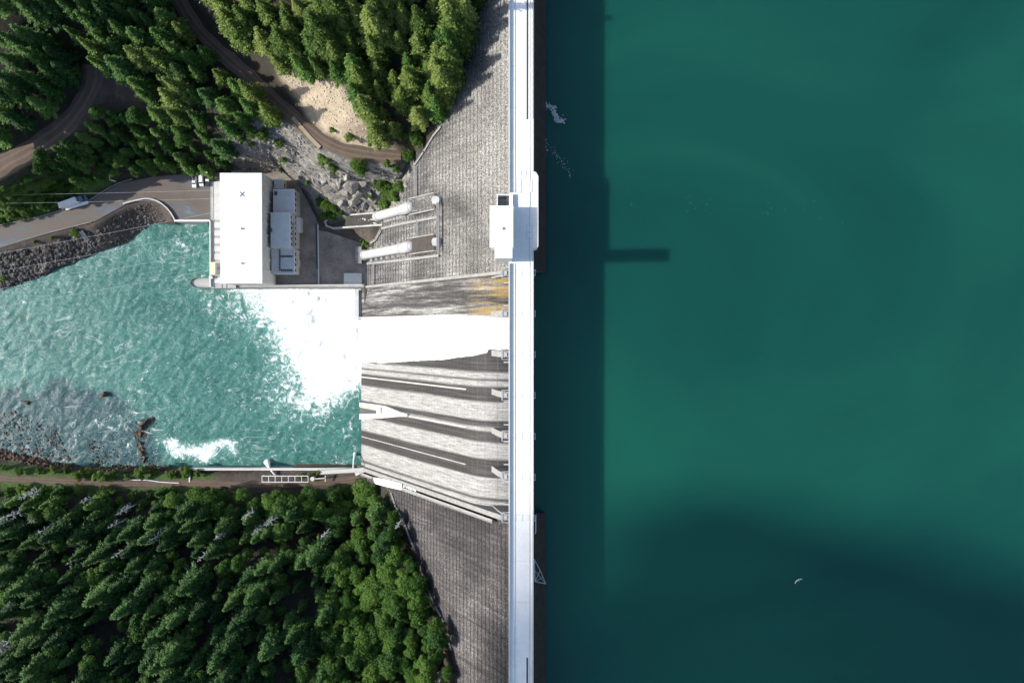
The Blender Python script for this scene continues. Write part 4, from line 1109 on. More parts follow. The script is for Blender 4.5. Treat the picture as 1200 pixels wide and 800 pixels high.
# ------------------------------------------------------------------ vehicles
def vehicle(name, kind, px_, py_, rz, paint, label, group, roofp=None):
    q = P(px_, py_, -102.3)
    t = empty(name, (q[0], q[1], -103.0), rz); tag(t, label, 'truck' if kind == 'pickup' else 'van', group)
    def v(b, n_, m_, par=t, sm=False): return b.build(n_, M[m_], par, sm)
    L, W = (5.6, 1.95) if kind == 'pickup' else (5.5, 2.05)
    hL = L / 2
    if kind == 'pickup':
        prof_ = [(-hL, .45), (hL - .05, .45), (hL, .7), (hL - .1, 1.0), (hL - 1.35, 1.12), (hL - 1.4, 1.14), (-hL, 1.14)]
    else:
        prof_ = [(-hL, .4), (hL, .4), (hL, .85), (hL - .25, 1.1), (hL - 1.0, 1.25), (hL - 1.05, 1.27), (-hL, 1.27)]
    b = MB(); b.extr_y(prof_, -W/2, W/2); body = v(b, 'body', paint)
    md = body.modifiers.new('bevel', 'BEVEL'); md.width = 0.07; md.segments = 2
    if kind == 'pickup': c0, c1, zr = -0.75, hL - 1.45, 1.85
    else: c0, c1, zr = -hL + .06, hL - 1.0, 2.25
    zb = prof_[-1][1] - .02
    ins = 0.16
    b = MB(); tpz = zr
    bl = [(c0, -W/2 + .04, zb), (c1, -W/2 + .04, zb), (c1, W/2 - .04, zb), (c0, W/2 - .04, zb)]
    tl = [(c0 + (.3 if kind == 'pickup' else .08), -W/2 + ins, tpz), (c1 - .75, -W/2 + ins, tpz), (c1 - .75, W/2 - ins, tpz), (c0 + (.3 if kind == 'pickup' else .08), W/2 - ins, tpz)]
    b.add(bl + tl, [(0,3,2,1),(4,5,6,7),(0,1,5,4),(1,2,6,5),(2,3,7,6),(3,0,4,7)]); v(b, 'cab', roofp or paint)
    def lerp(a, c, s): return tuple(a[i] + (c[i] - a[i]) * s for i in range(3))
    def pane(ix, s0, s1, n_, e=0.012):
        a, c = bl[ix[0]], bl[ix[1]]; d, f = tl[ix[1]], tl[ix[0]]
        def pt(u, w_): return lerp(lerp(a, c, u), lerp(f, d, w_ * 0 + u), w_)
        qd = [Vector(pt(u, w_)) for u, w_ in ((s0, .18), (s1, .18), (s1, .9), (s0, .9))]
        nn = (qd[1] - qd[0]).cross(qd[3] - qd[0]).normalized()
        v(MB().add([p + nn * e for p in qd] + [p - nn * .02 for p in qd], [(0,1,2,3),(7,6,5,4),(0,4,5,1),(1,5,6,2),(2,6,7,3),(3,7,4,0)]), n_, 'glass')
    pane((1, 2), .06, .94, 'windscreen'); pane((3, 0), .1, .9, 'rear_window')
    for ix in ((0, 1), (2, 3)):
        if kind == 'pickup': pane(ix, .08, .5, 'side_window'); pane(ix, .54, .92, 'side_window')
        else: pane(ix, *((.66, .92) if ix == (0, 1) else (.08, .34)), 'side_window')
    if kind == 'pickup':
        b = MB(); b.box(-hL + .12, c0 - .06, -W/2 + .16, W/2 - .16, 1.10, 1.146); v(b, 'load_bed', 'rubber')
    for sx in (-hL + 1.0, hL - .95):
        for sy in (-W/2 + .06, W/2 - .06):
            w_ = v(MB().tube([(sx, sy - .12, .38), (sx, sy + .12, .38)], .38, 16), 'tyre', 'rubber')
            v(MB().tube([(sx, sy - .13, .38), (sx, sy + .13, .38)], .21, 12), 'rim', 'steel', w_)
    for s in (-1, 1):
        v(MB().box(hL - .06, hL + .02, s * W * .36 - .2, s * W * .36 + .2, .68, .86), 'headlight', 'clear_lens')
        v(MB().box(-hL - .02, -hL + .05, s * W * .43 - .08, s * W * .43 + .08, .7, 1.05), 'tail_light', 'red_lens')
        v(MB().box(c1 - .5, c1 - .3, s * (W/2 + .1) - .1, s * (W/2 + .1) + .1, zb + .1, zb + .32), 'mirror', 'rubber')
    v(MB().box(hL - .05, hL + .1, -W/2 + .1, W/2 - .1, .42, .62), 'bumper', 'steel')
    return t
PI = math.pi
G = 'vehicles parked in front of the powerhouse'
vehicle('parked_pickup', 'pickup', 227.8, 213.2, -PI/2, 'car_white', 'white pickup parked leftmost of the three beside the powerhouse', G)
vehicle('parked_van', 'van', 236.2, 211.6, -PI/2 + .03, 'car_white', 'long white van parked between two pickups beside the powerhouse', G)
vehicle('parked_pickup', 'pickup', 243.6, 211.8, PI/2, 'car_dark', 'dark pickup with a white cab parked nearest the powerhouse', G, 'car_white')

q = P(87, 236.5, -102)
t = empty('box_truck', (q[0], q[1], -103.0), math.radians(20)); tag(t, 'truck with a long white cargo box and blue cab on the access road', 'truck')
def v(b, n_, m_, par=t, sm=False): return b.build(n_, M[m_], par, sm)
bx_ = v(MB().box(-6.6, 2.4, -1.35, 1.35, 1.1, 4.0), 'cargo_box', 'white_paint'); md = bx_.modifiers.new('bevel', 'BEVEL'); md.width = .06
v(MB().box(-6.65, -6.56, -1.25, 1.25, 1.15, 3.9), 'rear_door', 'steel')
v(MB().box(-6.5, 6.3, -.5, .5, .75, 1.08), 'chassis', 'dark_steel')
b = MB(); b.extr_y([(3.0, .7), (6.6, .7), (6.7, 1.5), (5.5, 1.75), (5.0, 2.9), (3.0, 3.0)], -1.2, 1.2); cb = v(b, 'cab', 'car_blue'); md = cb.modifiers.new('bevel', 'BEVEL'); md.width = .08
b = MB(); b.add([(5.53, -1.05, 1.82), (5.53, 1.05, 1.82), (5.07, 1.0, 2.8), (5.07, -1.0, 2.8), (5.45, -1.05, 1.80), (5.45, 1.05, 1.80), (4.99, 1.0, 2.78), (4.99, -1.0, 2.78)], [(0,1,2,3),(7,6,5,4),(0,4,5,1),(1,5,6,2),(2,6,7,3),(3,7,4,0)]); v(b, 'windscreen', 'glass')
for s in (-1, 1):
    v(MB().box(3.5, 4.9, s * 1.2 - .02, s * 1.2 + .02, 1.8, 2.7), 'side_window', 'glass')
    v(MB().tube([(2.75, s * 1.0, 1), (2.75, s * 1.0, 4.1)], .09, 8), 'exhaust_stack', 'steel')
    v(MB().box(6.62, 6.72, s * .85 - .2, s * .85 + .2, 1.0, 1.25), 'headlight', 'clear_lens')
    v(MB().box(4.9, 5.05, s * 1.45 - .15, s * 1.45 + .15, 1.9, 2.5), 'mirror', 'rubber')
    for x in (-5.6, -4.4, 2.7, 5.6):
        w_ = v(MB().tube([(x, s * 1.1 - .16, .52), (x, s * 1.1 + .16, .52)], .52, 16), 'tyre', 'rubber'); v(MB().tube([(x, s * 1.1 - .17, .52), (x, s * 1.1 + .17, .52)], .28, 12), 'rim', 'steel', w_)
q = P(90.5, 241, -102.5)
t = empty('flat_trailer', (q[0], q[1], -103.0), math.radians(16)); tag(t, 'narrow white flat trailer standing alongside the box truck', 'trailer')
def v(b, n_, m_, par=t, sm=False): return b.build(n_, M[m_], par, sm)
v(MB().box(-5.8, 5.8, -.75, .75, .8, 1.0), 'deck', 'white_paint'); v(MB().box(-5.7, 7.2, -.15, .15, .62, .79), 'drawbar', 'steel')
for x in (-3.4, -2.3):
    for s in (-1, 1):
        w_ = v(MB().tube([(x, s * .6 - .12, .38), (x, s * .6 + .12, .38)], .38, 14), 'tyre', 'rubber'); v(MB().tube([(x, s * .6 - .13, .38), (x, s * .6 + .13, .38)], .2, 10), 'rim', 'steel', w_)
v(MB().box(4.6, 4.8, -.1, .1, 0, .8), 'support_leg', 'steel')

# ------------------------------------------------------------------ crest lamps, boom, ladder, floating things
ordn = ['first', 'second', 'third', 'fourth', 'fifth', 'sixth', 'seventh']
for i, y in enumerate(PIERS):
    f_ = [MB().bar((7.95, y + d_, .5), (8.6, y + d_, .35), .16, .16) for d_ in (-1.0, 1.0)]; e_ = MB().bar((8.5, y - 1.2, .36), (8.5, y + 1.2, .36), .14, .14)
    bars_thing('davit_bracket', [('arm', 'white_paint', f_[0]), ('arm', 'white_paint', f_[1]), ('crossbar', 'white_paint', e_)],
               'small white bracket on the lakeside parapet, %s of seven from the tower' % ordn[i], 'bracket', 'brackets along the crest')
def up_hit(px_, py_, off):         # ray against the battered upstream face raised by off
    d = ray(px_, py_); m_ = 5.2 / 12.7; x0 = 8.0 + off
    t_ = (x0 - m_ * (CAMH + 0.9)) / (d[0] + m_ * d[2]); return (d[0]*t_, d[1]*t_, CAMH + d[2]*t_)
b = MB()
tri = [up_hit(626, 655, .4), up_hit(633, 668, .5), up_hit(639.5, 683.5, .5), up_hit(627, 681, .4)]
for p, q in zip(tri, tri[1:] + tri[:1]): b.bar(p, q, .35, .35)
b.bar(tri[1], tri[3], .25, .25); b.bar(Vector(tri[0]).lerp(Vector(tri[3]), .5), tri[2], .25, .25); b.bar(Vector(tri[1]).lerp(Vector(tri[2]), .5), tri[3], .2, .2)
bars_thing('boom_anchor', [('frame', 'steel', b)], 'triangular steel frame fixed to the lakeside face of the dam', 'frame')
b = MB(); c_ = MB()
for s in (0, 1.0): b.bar((8.6 + s * .0, P(0, 606, 0)[1] - s * 6.0, 0.3), (9.2, P(0, 606, 0)[1] - s * 6.0, -6), .2, .2)
for i in range(7): z_ = .2 - i * .9; c_.bar((8.7 + i * .09, P(0, 606, 0)[1], z_), (8.7 + i * .09, P(0, 606, 0)[1] - 6, z_), .22, .15)
bars_thing('staff_gauge', [('rail', 'steel', b), ('rung', 'steel', c_)], 'ladder like steel rack hung on the lakeside parapet', 'rack')
def flakes(name, spine, n_, spread, size, label, seed):
    random.seed(seed); b = MB()
    sp = smooth_line([P(a, c, ZL) for a, c in spine], 1.0)
    for i in range(n_):
        p = random.choice(sp); s = spread * abs(random.gauss(0, 1)); a = random.random() * 6.28
        x = p[0] + math.cos(a) * s; y = p[1] + math.sin(a) * s; r = size * random.uniform(.3, 1.0)
        k_ = random.randint(4, 6); q = [(x + math.cos(2*PI*j/k_ + i) * r * random.uniform(.5, 1.3), y + math.sin(2*PI*j/k_ + i) * r * random.uniform(.5, 1.3)) for j in range(k_)]
        b.prism(q, ZL + .004, ZL + .02 + .04 * random.random())
    tag(b.build(name, M['foam_flake']), label, kind='stuff')
flakes('floating_foam', [(641,124),(648,127),(651,135),(656,142),(659,141)], 260, .7, .42, 'curl of pale foam and drift floating on the shaded lake', 1)
flakes('floating_foam', [(636,130),(632,142),(635,150),(631,162),(634,172),(637,185)], 260, .9, .40, 'band of pale foam and drift along the dam face', 2)
flakes('floating_foam', [(639,165),(650,180),(660,192),(668,205)], 90, 1.1, .2, 'thin trail of drift specks leading out into the lake', 3)
flakes('floating_foam', [(705,222),(720,232),(760,236),(820,238),(880,246),(940,246),(980,255)], 50, 2.6, .10, 'faint specks of drift scattered across the open lake', 4)
pts = smooth_line([P(a, c, ZL) for a, c in ((931.5,683.5),(933,680.5),(936,678.5),(940,677.8))], .5)
b = MB().tube([(p[0], p[1], ZL + .1) for p in pts], [.12 + .12 * math.sin(PI * i / (len(pts) - 1)) for i in range(len(pts))], 8)
c_ = MB(); p = pts[len(pts)//2]; c_.tube([(p[0], p[1], ZL + .1), (p[0] + 1.0, p[1] - .5, ZL + .15)], [.09, .03], 6)
bars_thing('drift_log', [('log', M['cream'], b), ('broken_branch', M['cream'], c_)], 'small curved pale log floating alone on the lake', 'log')

# ------------------------------------------------------------------ power lines
def wire(a, c, sag, label, grp='wires over the river'):
    a = Vector(a); c = Vector(c); n_ = 24
    pts = [a.lerp(c, i / n_) - Vector((0, 0, sag * 4 * (i/n_) * (1 - i/n_))) for i in range(n_ + 1)]
    tag(MB().tube(pts, 0.04, 5).build('power_line', M['wire']), label, 'wire', grp)
wl = ['nearest the forecourt', 'second from the forecourt', 'third from the forecourt', 'farthest from the forecourt']
for i in range(4):
    a = (-137.1, 56 - i * 9.0, -84.5); c = (-345, 17 - i * 8.0, -74)
    wire(a, c, 7, 'thin pale wire from the powerhouse across the river, %s' % wl[i])
for i in range(2):
    wire((-345, 62 - i * 4.0, -80), (-137.1, 66 - i * 4, -86), 5, 'thin pale wire over the access road, %s of the pair' % ('upper' if i == 0 else 'lower'), 'wires over the access road')
b = MB().tube([(-345, 64, H(-345, 64) - 1), (-345, 64, -79.6)], [.35, .2], 10); c_ = MB().bar((-345, 67, -80), (-345, 57, -80), .25, .25)
bars_thing('power_pole', [('pole', 'rust', b), ('crossarm', 'rust', c_)], 'wooden pole carrying the wires beyond the bend', 'pole')
b = MB().tube([(-345, 2, H(-345, 2) - 1), (-345, 2, -73.6)], [.6, .3], 10); c_ = MB().bar((-345, 18, -74), (-345, -9, -74), .3, .3)
bars_thing('pylon', [('mast', 'steel', b), ('crossarm', 'steel', c_)], 'steel pylon carrying the river wires downstream', 'pylon')

# ------------------------------------------------------------------ rocks
def ico():
    t = (1 + 5 ** .5) / 2
    v_ = [(-1,t,0),(1,t,0),(-1,-t,0),(1,-t,0),(0,-1,t),(0,1,t),(0,-1,-t),(0,1,-t),(t,0,-1),(t,0,1),(-t,0,-1),(-t,0,1)]
    f_ = [(0,11,5),(0,5,1),(0,1,7),(0,7,10),(0,10,11),(1,5,9),(5,11,4),(11,10,2),(10,7,6),(7,1,8),(3,9,4),(3,4,2),(3,2,6),(3,6,8),(3,8,9),(4,9,5),(2,4,11),(6,2,10),(8,6,7),(9,8,1)]
    l = math.sqrt(1 + t * t); return [tuple(c / l for c in q) for q in v_], f_
IV, IF = ico()
def rock_verts(c, s, rnd):
    sx, sy, sz = s * rnd.uniform(.6, 1.25), s * rnd.uniform(.6, 1.25), s * rnd.uniform(.45, .85); a = rnd.random() * 6.28
    ca_, sa_ = math.cos(a), math.sin(a); out = []
    for (x, y, z) in IV:
        k_ = rnd.uniform(.72, 1.2); x, y, z = x * sx * k_, y * sy * k_, z * sz * k_
        out.append((c[0] + x * ca_ - y * sa_, c[1] + x * sa_ + y * ca_, c[2] + z))
    return out
def rockfield(name, poly, n_, smin, smax, mat, label, seed, zfix=None):
    rnd = random.Random(seed); b = MB()
    x0 = min(p[0] for p in poly); x1 = max(p[0] for p in poly); y0 = min(p[1] for p in poly); y1 = max(p[1] for p in poly)
    c = 0
    while c < n_:
        px_ = rnd.uniform(x0, x1); py_ = rnd.uniform(y0, y1)
        if not inpoly(poly, np.array([px_]), np.array([py_]))[0]: continue
        c += 1
        g = ground(px_, py_)
        s = smin + (smax - smin) * rnd.random() ** 2.2
        z = g[2] if zfix is None else max(g[2], zfix - s * .5)
        b.add(rock_verts((g[0], g[1], z + s * .12), s, rnd), IF)
    tag(b.build(name, mat), label, kind='stuff')
rockfield('riprap', [(-15,302),(0,297),(60,285),(105,272),(112,285),(105,300),(70,313),(40,327),(0,340),(-15,344)], 2300, .35, 1.5, M['riprap'], 'loose riprap stones lining the north river bank', 11)
rockfield('bank_stones', [(112,270),(150,245),(175,238),(192,248),(203,260),(180,263),(150,282),(112,298)], 700, .2, .75, M['riprap'], 'small dark stones on the slope under the road bend', 12)
rockfield('bank_stones', [(-10,520),(60,536),(110,543),(180,542),(222,543),(222,556),(110,553),(60,549),(-10,535)], 900, .25, 1.2, M['wet_rock'], 'dark wet stones along the south shore', 13)
rockfield('shallow_stones', [(-10,487),(25,480),(55,492),(75,500),(85,540),(60,536),(0,522),(-10,520)], 420, .3, 1.1, M['wet_rock'], 'brown stones breaking the shallows at the left edge', 14, ZW + .1)
rockfield('shallow_stones', [(108,520),(118,510),(130,518),(145,530),(142,542),(112,544)], 90, .25, .8, M['wet_rock'], 'patch of brown stones in the shallows off the south shore', 15, ZW + .1)
rockfield('shallow_stones', [(166,488),(188,485),(190,494),(180,504),(176,520),(177,543),(165,543),(166,515),(160,500)], 110, .25, 1.2, M['wet_rock'], 'small brown stones clustered along the rocky spit', 19, ZW + .1)
rockfield('rubble', [(335,205),(380,190),(470,200),(478,215),(466,242),(430,254),(390,250),(352,225)], 420, .3, 1.3, M['rock'], 'loose pale rubble below the rock outcrop', 16)
rockfield('rubble', [(270,165),(300,145),(340,150),(365,175),(345,205),(275,200)], 350, .3, 1.1, M['rock'], 'grey rubble on the rock slope above the powerhouse', 17)
rockfield('gravel_stones', [(330,85),(370,88),(405,105),(428,145),(435,165),(400,160),(365,135)], 500, .15, .6, plain('pale_gravel', (.48,.41,.31), .9, .3, .8), 'small stones scattered on the tan slope above the forest road', 18)
rnd = random.Random(21)
def boulder(px_, py_, s, mat, label, grp, zfix=None):
    g = ground(px_, py_); z = g[2] if zfix is None else max(g[2], zfix)
    bm_ = bmesh.new(); sx, sy, sz = s * rnd.uniform(.7, 1.3), s * rnd.uniform(.6, 1.0), s * rnd.uniform(.5, .8)
    for _ in range(16):
        q = Vector((rnd.uniform(-1, 1), rnd.uniform(-1, 1), rnd.uniform(-1, 1))); m_ = max(abs(q.x), abs(q.y), abs(q.z)); q = q / (m_ ** .8) 
        bm_.verts.new((q.x * sx, q.y * sy, q.z * sz))
    bmesh.ops.convex_hull(bm_, input=bm_.verts)
    bmesh.ops.delete(bm_, geom=[q for q in bm_.verts if not q.link_faces], context='VERTS')
    me_ = bpy.data.meshes.new('boulder'); bm_.to_mesh(me_); bm_.free(); me_.materials.append(mat)
    o = link('boulder', me_); o.location = (g[0], g[1], z + s * .15); o.rotation_euler = (rnd.uniform(-.4, .4), rnd.uniform(-.4, .4), rnd.random() * 6)
    tag(o, label, 'rock', grp)
for px_, py_, s in ((390,205,2.6),(398,214,3.2),(406,207,2.4),(412,218,3.6),(420,226,2.8),(404,226,3.0),(415,236,2.6),(426,214,2.2),(432,228,3.2),(440,236,2.4),(400,238,2.5),(425,242,2.2),(436,246,2.0),(388,222,2.4),(380,212,2.2),(446,226,2.2)):
    boulder(px_, py_, s, M['rock'], 'pale angular block in the rock outcrop between yard and forest road', 'blocks of the rock outcrop')
boulder(129, 461, 2.6, M['wet_rock'], 'lone brown boulder standing in the river', 'boulders in the river', ZW - .3)
boulder(40, 470, 1.2, M['wet_rock'], 'small brown boulder in the shallows near the left edge', 'boulders in the river', ZW - .1)
boulder(2, 471, 1.5, M['wet_rock'], 'small brown boulder at the left edge of the photo', 'boulders in the river', ZW - .1)
for px_, py_, s in ((176,494,2.6),(172,500,1.8),(181,491,1.6),(170,506,1.8),(167,507,1.3),(170,517,1.4),(172,525,1.3),(169,531,1.6),(171,538,1.5),(185,489,1.1)):
    boulder(px_, py_, s, M['wet_rock'], 'brown boulder in the rocky spit reaching into the river', 'boulders of the rocky spit', ZW - .2)

# ------------------------------------------------------------------ trees
def conifer(seed, Ht, R, mat, sparse=1.0, power=0.85):
    r = random.Random(seed); b = MB(); V = b.v; F = b.f
    z = Ht * 0.10
    lean = (r.uniform(-.25, .25), r.uniform(-.25, .25))
    def tr(z): t = z / Ht; return (lean[0] * t * t * 3, lean[1] * t * t * 3)
    while z < Ht * 0.985:
        t = (z / Ht - .1) / .9
        rad = R * ((1 - t) ** power) * r.uniform(.82, 1.12) + 0.22
        if t < .12: rad *= .55 + t * 3.5
        nb = r.randint(6, 9) if t < .8 else r.randint(5, 7)
        if r.random() > sparse: nb -= 2
        a0 = r.random() * 6.28; ox, oy = tr(z)
        for j in range(nb):
            a = a0 + 6.283 * j / nb + r.uniform(-.25, .25)
            L = rad * r.uniform(.5, 1.22)
            droop = r.uniform(.16, .42) if t < .75 else r.uniform(-.3, .1)
            zb = z + r.uniform(-.3, .3)
            ca_, sa_ = math.cos(a), math.sin(a)
            ns_ = max(2, int(L / .72))
            for s in range(ns_ + 1):
                u = (s + .35) / (ns_ + .9)
                d = L * u; zc = zb - droop * L * u * (1.15 - .35 * u)
                cx_, cy_ = ox + ca_ * d, oy + sa_ * d
                wl_ = (0.62 + .34 * L * (1 - u) ** .8) * r.uniform(.6, 1.25)
                for sd in ((-1, 1) if s < ns_ else (0,)):
                    ang = a + sd * r.uniform(.6, 1.0)
                    ex, ey = math.cos(ang) * wl_, math.sin(ang) * wl_
                    if sd == 0: ex, ey = ca_ * wl_, sa_ * wl_
                    ez = -wl_ * r.uniform(-.05, .45)
                    px_, py_ = -ey, ex; hw = .30 * r.uniform(.7, 1.4)
                    n0 = len(V); tz = r.uniform(-.16, .16)
                    V += [(cx_, cy_, zc), (cx_ + ex * .5 + px_ * hw, cy_ + ey * .5 + py_ * hw, zc + ez * .35 - tz), (cx_ + ex, cy_ + ey, zc + ez), (cx_ + ex * .5 - px_ * hw, cy_ + ey * .5 - py_ * hw, zc + ez * .35 + tz)]
                    F += [(n0, n0+1, n0+2, n0+3)]
        z += (0.42 + .72 * (1 - t)) * r.uniform(.8, 1.2) * (Ht / 30) ** .5
    crown = b.mesh('conifer_crown', mat)
    tb = MB(); n_ = 7
    tb.tube([(tr(Ht*i/n_)[0], tr(Ht*i/n_)[1], Ht * .97 * i / n_ - (.8 if i == 0 else 0)) for i in range(n_ + 1)], [(.42 * (1 - i / (n_ + .6)) + .02) * Ht / 28 for i in range(n_ + 1)], 7)
    return crown, tb.mesh('conifer_trunk', M['bark'], True)
def broadleaf(seed, Ht, R, mat, nl=9, leaves=300, ls=.62):
    r = random.Random(seed); b = MB(); V = b.v; F = b.f; lobes = []
    for i in range(nl):
        a = i * 2.4 + r.uniform(-.4, .4); d = R * math.sqrt((i + .2) / nl) * .78; lr = R * r.uniform(.30, .46)
        lobes.append((math.cos(a) * d, math.sin(a) * d, Ht - lr - (d / R) ** 1.6 * Ht * .36 + r.uniform(-.6, .3), lr))
    for (cx_, cy_, cz, lr) in lobes:
        for k_ in range(leaves):
            th = r.random() * 6.283; cz_ = r.uniform(-.55, 1); sn = math.sqrt(1 - cz_ * cz_)
            rr = lr * (r.uniform(.72, 1.12) if r.random() < .8 else r.uniform(.3, .7))
            nv = Vector((sn * math.cos(th), sn * math.sin(th), cz_)); p = Vector((cx_, cy_, cz)) + nv * rr
            nn = (nv + Vector((r.uniform(-.8, .8), r.uniform(-.8, .8), r.uniform(-.3, .9)))).normalized()
            u = nn.orthogonal().normalized(); u.rotate(__import__('mathutils').Quaternion(nn, r.random() * 6.28)); w_ = nn.cross(u)
            s = ls * r.uniform(.6, 1.2); n0 = len(V)
            V += [tuple(p - u * s * .6), tuple(p + w_ * s * .36 - nn * .06), tuple(p + u * s * .6), tuple(p - w_ * s * .36 - nn * .06)]
            F += [(n0, n0+1, n0+2, n0+3)]
    crown = b.mesh('broadleaf_crown', mat)
    tb = MB(); tb.tube([(0, 0, -.8), (.1, 0, Ht * .3), (0, .15, Ht * .62)], [.035 * R + .14, .03 * R + .1, .1], 8)
    for (cx_, cy_, cz, lr) in lobes: tb.tube([(0.08, 0.03, Ht * .28), (cx_ * .5, cy_ * .5, (Ht * .3 + cz) * .55), (cx_, cy_, cz)], [.16, .1, .05], 5)
    return crown, tb.mesh('broadleaf_trunk', M['bark'], True)
def snag(seed, Ht):
    r = random.Random(seed); b = MB(); n_ = 6
    b.tube([(0.15 * math.sin(i), .1 * math.cos(i * 2), Ht * i / n_ - (.8 if i == 0 else 0)) for i in range(n_ + 1)], [.34 * (1 - i / (n_ + .5)) + .05 for i in range(n_ + 1)], 7)
    br = MB(); z = Ht * .3
    while z < Ht * .97:
        a = r.random() * 6.28; L = (1 - z / Ht) * 3.6 * r.uniform(.5, 1.1) + .6
        e = (math.cos(a) * L, math.sin(a) * L, z - L * r.uniform(-.1, .4)); br.tube([(0, 0, z), e], [.10, .035], 4)
        for _ in range(3):
            u = r.uniform(.3, .95); a2 = a + r.choice((-1, 1)) * r.uniform(.5, 1.0); l2 = L * .35
            p = (e[0] * u, e[1] * u, z + (e[2] - z) * u); br.tube([p, (p[0] + math.cos(a2) * l2, p[1] + math.sin(a2) * l2, p[2] - l2 * .2)], [.05, .02], 3)
        z += r.uniform(.35, .8)
    return br.mesh('snag_branches', M['grey_wood']), b.mesh('snag_trunk', M['grey_wood'], True)

KIT = {
 'sunny': [conifer(100 + i, 30, [7.0, 6.2, 7.8, 6.6, 7.2][i], M['fir_sunny'], 1, [.85, .95, .8, 1.0, .9][i]) for i in range(5)],
 'mid': [conifer(200 + i, 27, [6.6, 5.8, 7.2, 6.2][i], M['fir_mid'], .9, [.85, 1, .8, .9][i]) for i in range(4)],
 'dark': [conifer(300 + i, 28, [6.8, 6.0, 7.4, 6.4, 7.0][i], M['fir_dark'], .8, [.8, 1, .85, .9, .75][i]) for i in range(5)],
 'young': [conifer(400 + i, 15, [3.9, 3.4, 4.2][i], M['fir_mid'], .95, .8) for i in range(3)],
 'broad': [broadleaf(500 + i, 17, [5.2, 4.4, 5.8, 4.8][i], M['leaf_green'], [15, 13, 17, 14][i], 300, .62) for i in range(4)],
 'bdark': [broadleaf(600 + i, 18, [4.8, 4.2, 5.2][i], M['leaf_dark'], [10, 9, 11][i], 330, .66) for i in range(3)],
 'broad2': [broadleaf(650 + i, 19, [4.6, 5.4][i], M['leaf_dark'], [13, 15][i], 300, .62) for i in range(2)],
 'bush': [broadleaf(700 + i, 4.2, [2.4, 2.0, 2.8][i], M['leaf_bright'], [7, 6, 8][i], 200, .42) for i in range(3)],
 'snag': [snag(800 + i, [24, 20, 26][i]) for i in range(3)],
}
BASEH = dict(sunny=30, mid=27, dark=28, young=15, broad=17, broad2=19, bdark=18, bush=4.2, snag=24)
trnd = random.Random(77)
counts = {}
def plant(kind, x, y, z, sc_, name, label, cat, group, vi=None):
    cm, tm = KIT[kind][trnd.randrange(len(KIT[kind])) if vi is None else vi]
    t = bpy.data.objects.new(name, None); COL.objects.link(t); t.empty_display_size = .5
    t.location = (x, y, z - .3); t.rotation_euler = (trnd.uniform(-.04, .04), trnd.uniform(-.04, .04), trnd.random() * 6.283)
    hs = sc_ * trnd.uniform(.88, 1.14); t.scale = (hs, hs, sc_)
    link('branches' if kind == 'snag' else ('foliage' if kind == 'bush' else 'crown'), cm, t); link('stem' if kind == 'bush' else 'trunk', tm, t)
    tag(t, label, cat, group); counts[kind] = counts.get(kind, 0) + 1
def scatter(polys, spacing, kinds, name, label, cat, group, s0, s1, seed, lift=.5, avoid=(), maxn=400, hz=None):
    rnd = random.Random(seed); done = []
    polys = polys if isinstance(polys[0], list) else [polys]
    allp = [p for q in polys for p in q]
    x0 = min(p[0] for p in allp); x1 = max(p[0] for p in allp); y0 = min(p[1] for p in allp); y1 = max(p[1] for p in allp)
    cand = []
    for _ in range(9000): cand.append((rnd.uniform(x0, x1), rnd.uniform(y0, y1)))
    ca = np.array(cand); ok = np.zeros(len(ca), bool)
    for q in polys: ok |= inpoly(q, ca[:, 0], ca[:, 1])
    for q in avoid: ok &= ~inpoly(q, ca[:, 0], ca[:, 1])
    for (px_, py_), o_ in zip(cand, ok):
        if not o_ or len(done) >= maxn: continue
        if any((px_ - a) ** 2 + (py_ - c) ** 2 < (spacing * rs) ** 2 for a, c, rs in done): continue
        kd = rnd.choice(kinds) if isinstance(kinds, (list, tuple)) else kinds
        sc_ = rnd.uniform(s0, s1)
        x, y, z = ground(px_, py_, BASEH[kd] * sc_ * lift)
        bad = any(float(pdist(ROADS[r][0], np.array([x]), np.array([y]))[0][0]) < ROADS[r][1] / 2 + 1.6 for r in ROADS)
        if bad or z < ZW + 1 or x > float(np.interp(y, CY, CX)) - 2.0 or inpoly(accw, np.array([x]), np.array([y]))[0] or inpoly(yardw, np.array([x]), np.array([y]))[0]: continue
        done.append((px_, py_, rnd.uniform(.8, 1.2)))
        lb = label[kd] if isinstance(label, dict) else label
        u, w_ = (px_ - x0) / (x1 - x0), (py_ - y0) / (y1 - y0)
        lb += ', %s, %s%s' % ('large' if sc_ > (s0 + s1) / 2 else 'small', ('upper ', 'middle ', 'lower ')[min(2, int(w_ * 3))] if y1 - y0 > 60 else '', ('left end', 'left part', 'centre', 'right part', 'right end')[min(4, max(0, int(u * 5)))])
        plant(kd, x, y, z, sc_, name[kd] if isinstance(name, dict) else name, lb, cat, group[kd] if isinstance(group, dict) else group)
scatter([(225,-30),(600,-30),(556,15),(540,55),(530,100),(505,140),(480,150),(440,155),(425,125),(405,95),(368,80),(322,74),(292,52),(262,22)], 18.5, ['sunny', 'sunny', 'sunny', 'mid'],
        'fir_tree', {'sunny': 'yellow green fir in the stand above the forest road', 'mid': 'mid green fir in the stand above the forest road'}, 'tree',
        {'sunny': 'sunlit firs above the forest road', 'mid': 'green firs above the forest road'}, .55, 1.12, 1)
scatter([(96,-10),(205,-10),(236,44),(292,98),(322,128),(275,150),(262,190),(205,150),(160,128),(118,72),(84,58)], 18.5, ['mid', 'mid', 'sunny', 'dark'],
        'fir_tree', {'mid': 'green fir between the two forest roads', 'sunny': 'yellow green fir between the two forest roads', 'dark': 'dark fir between the two forest roads'}, 'tree',
        {'mid': 'green firs between the roads', 'sunny': 'yellow green firs between the roads', 'dark': 'dark firs between the roads'}, .6, .98, 2, avoid=([(100,75),(150,85),(178,128),(115,142)],))
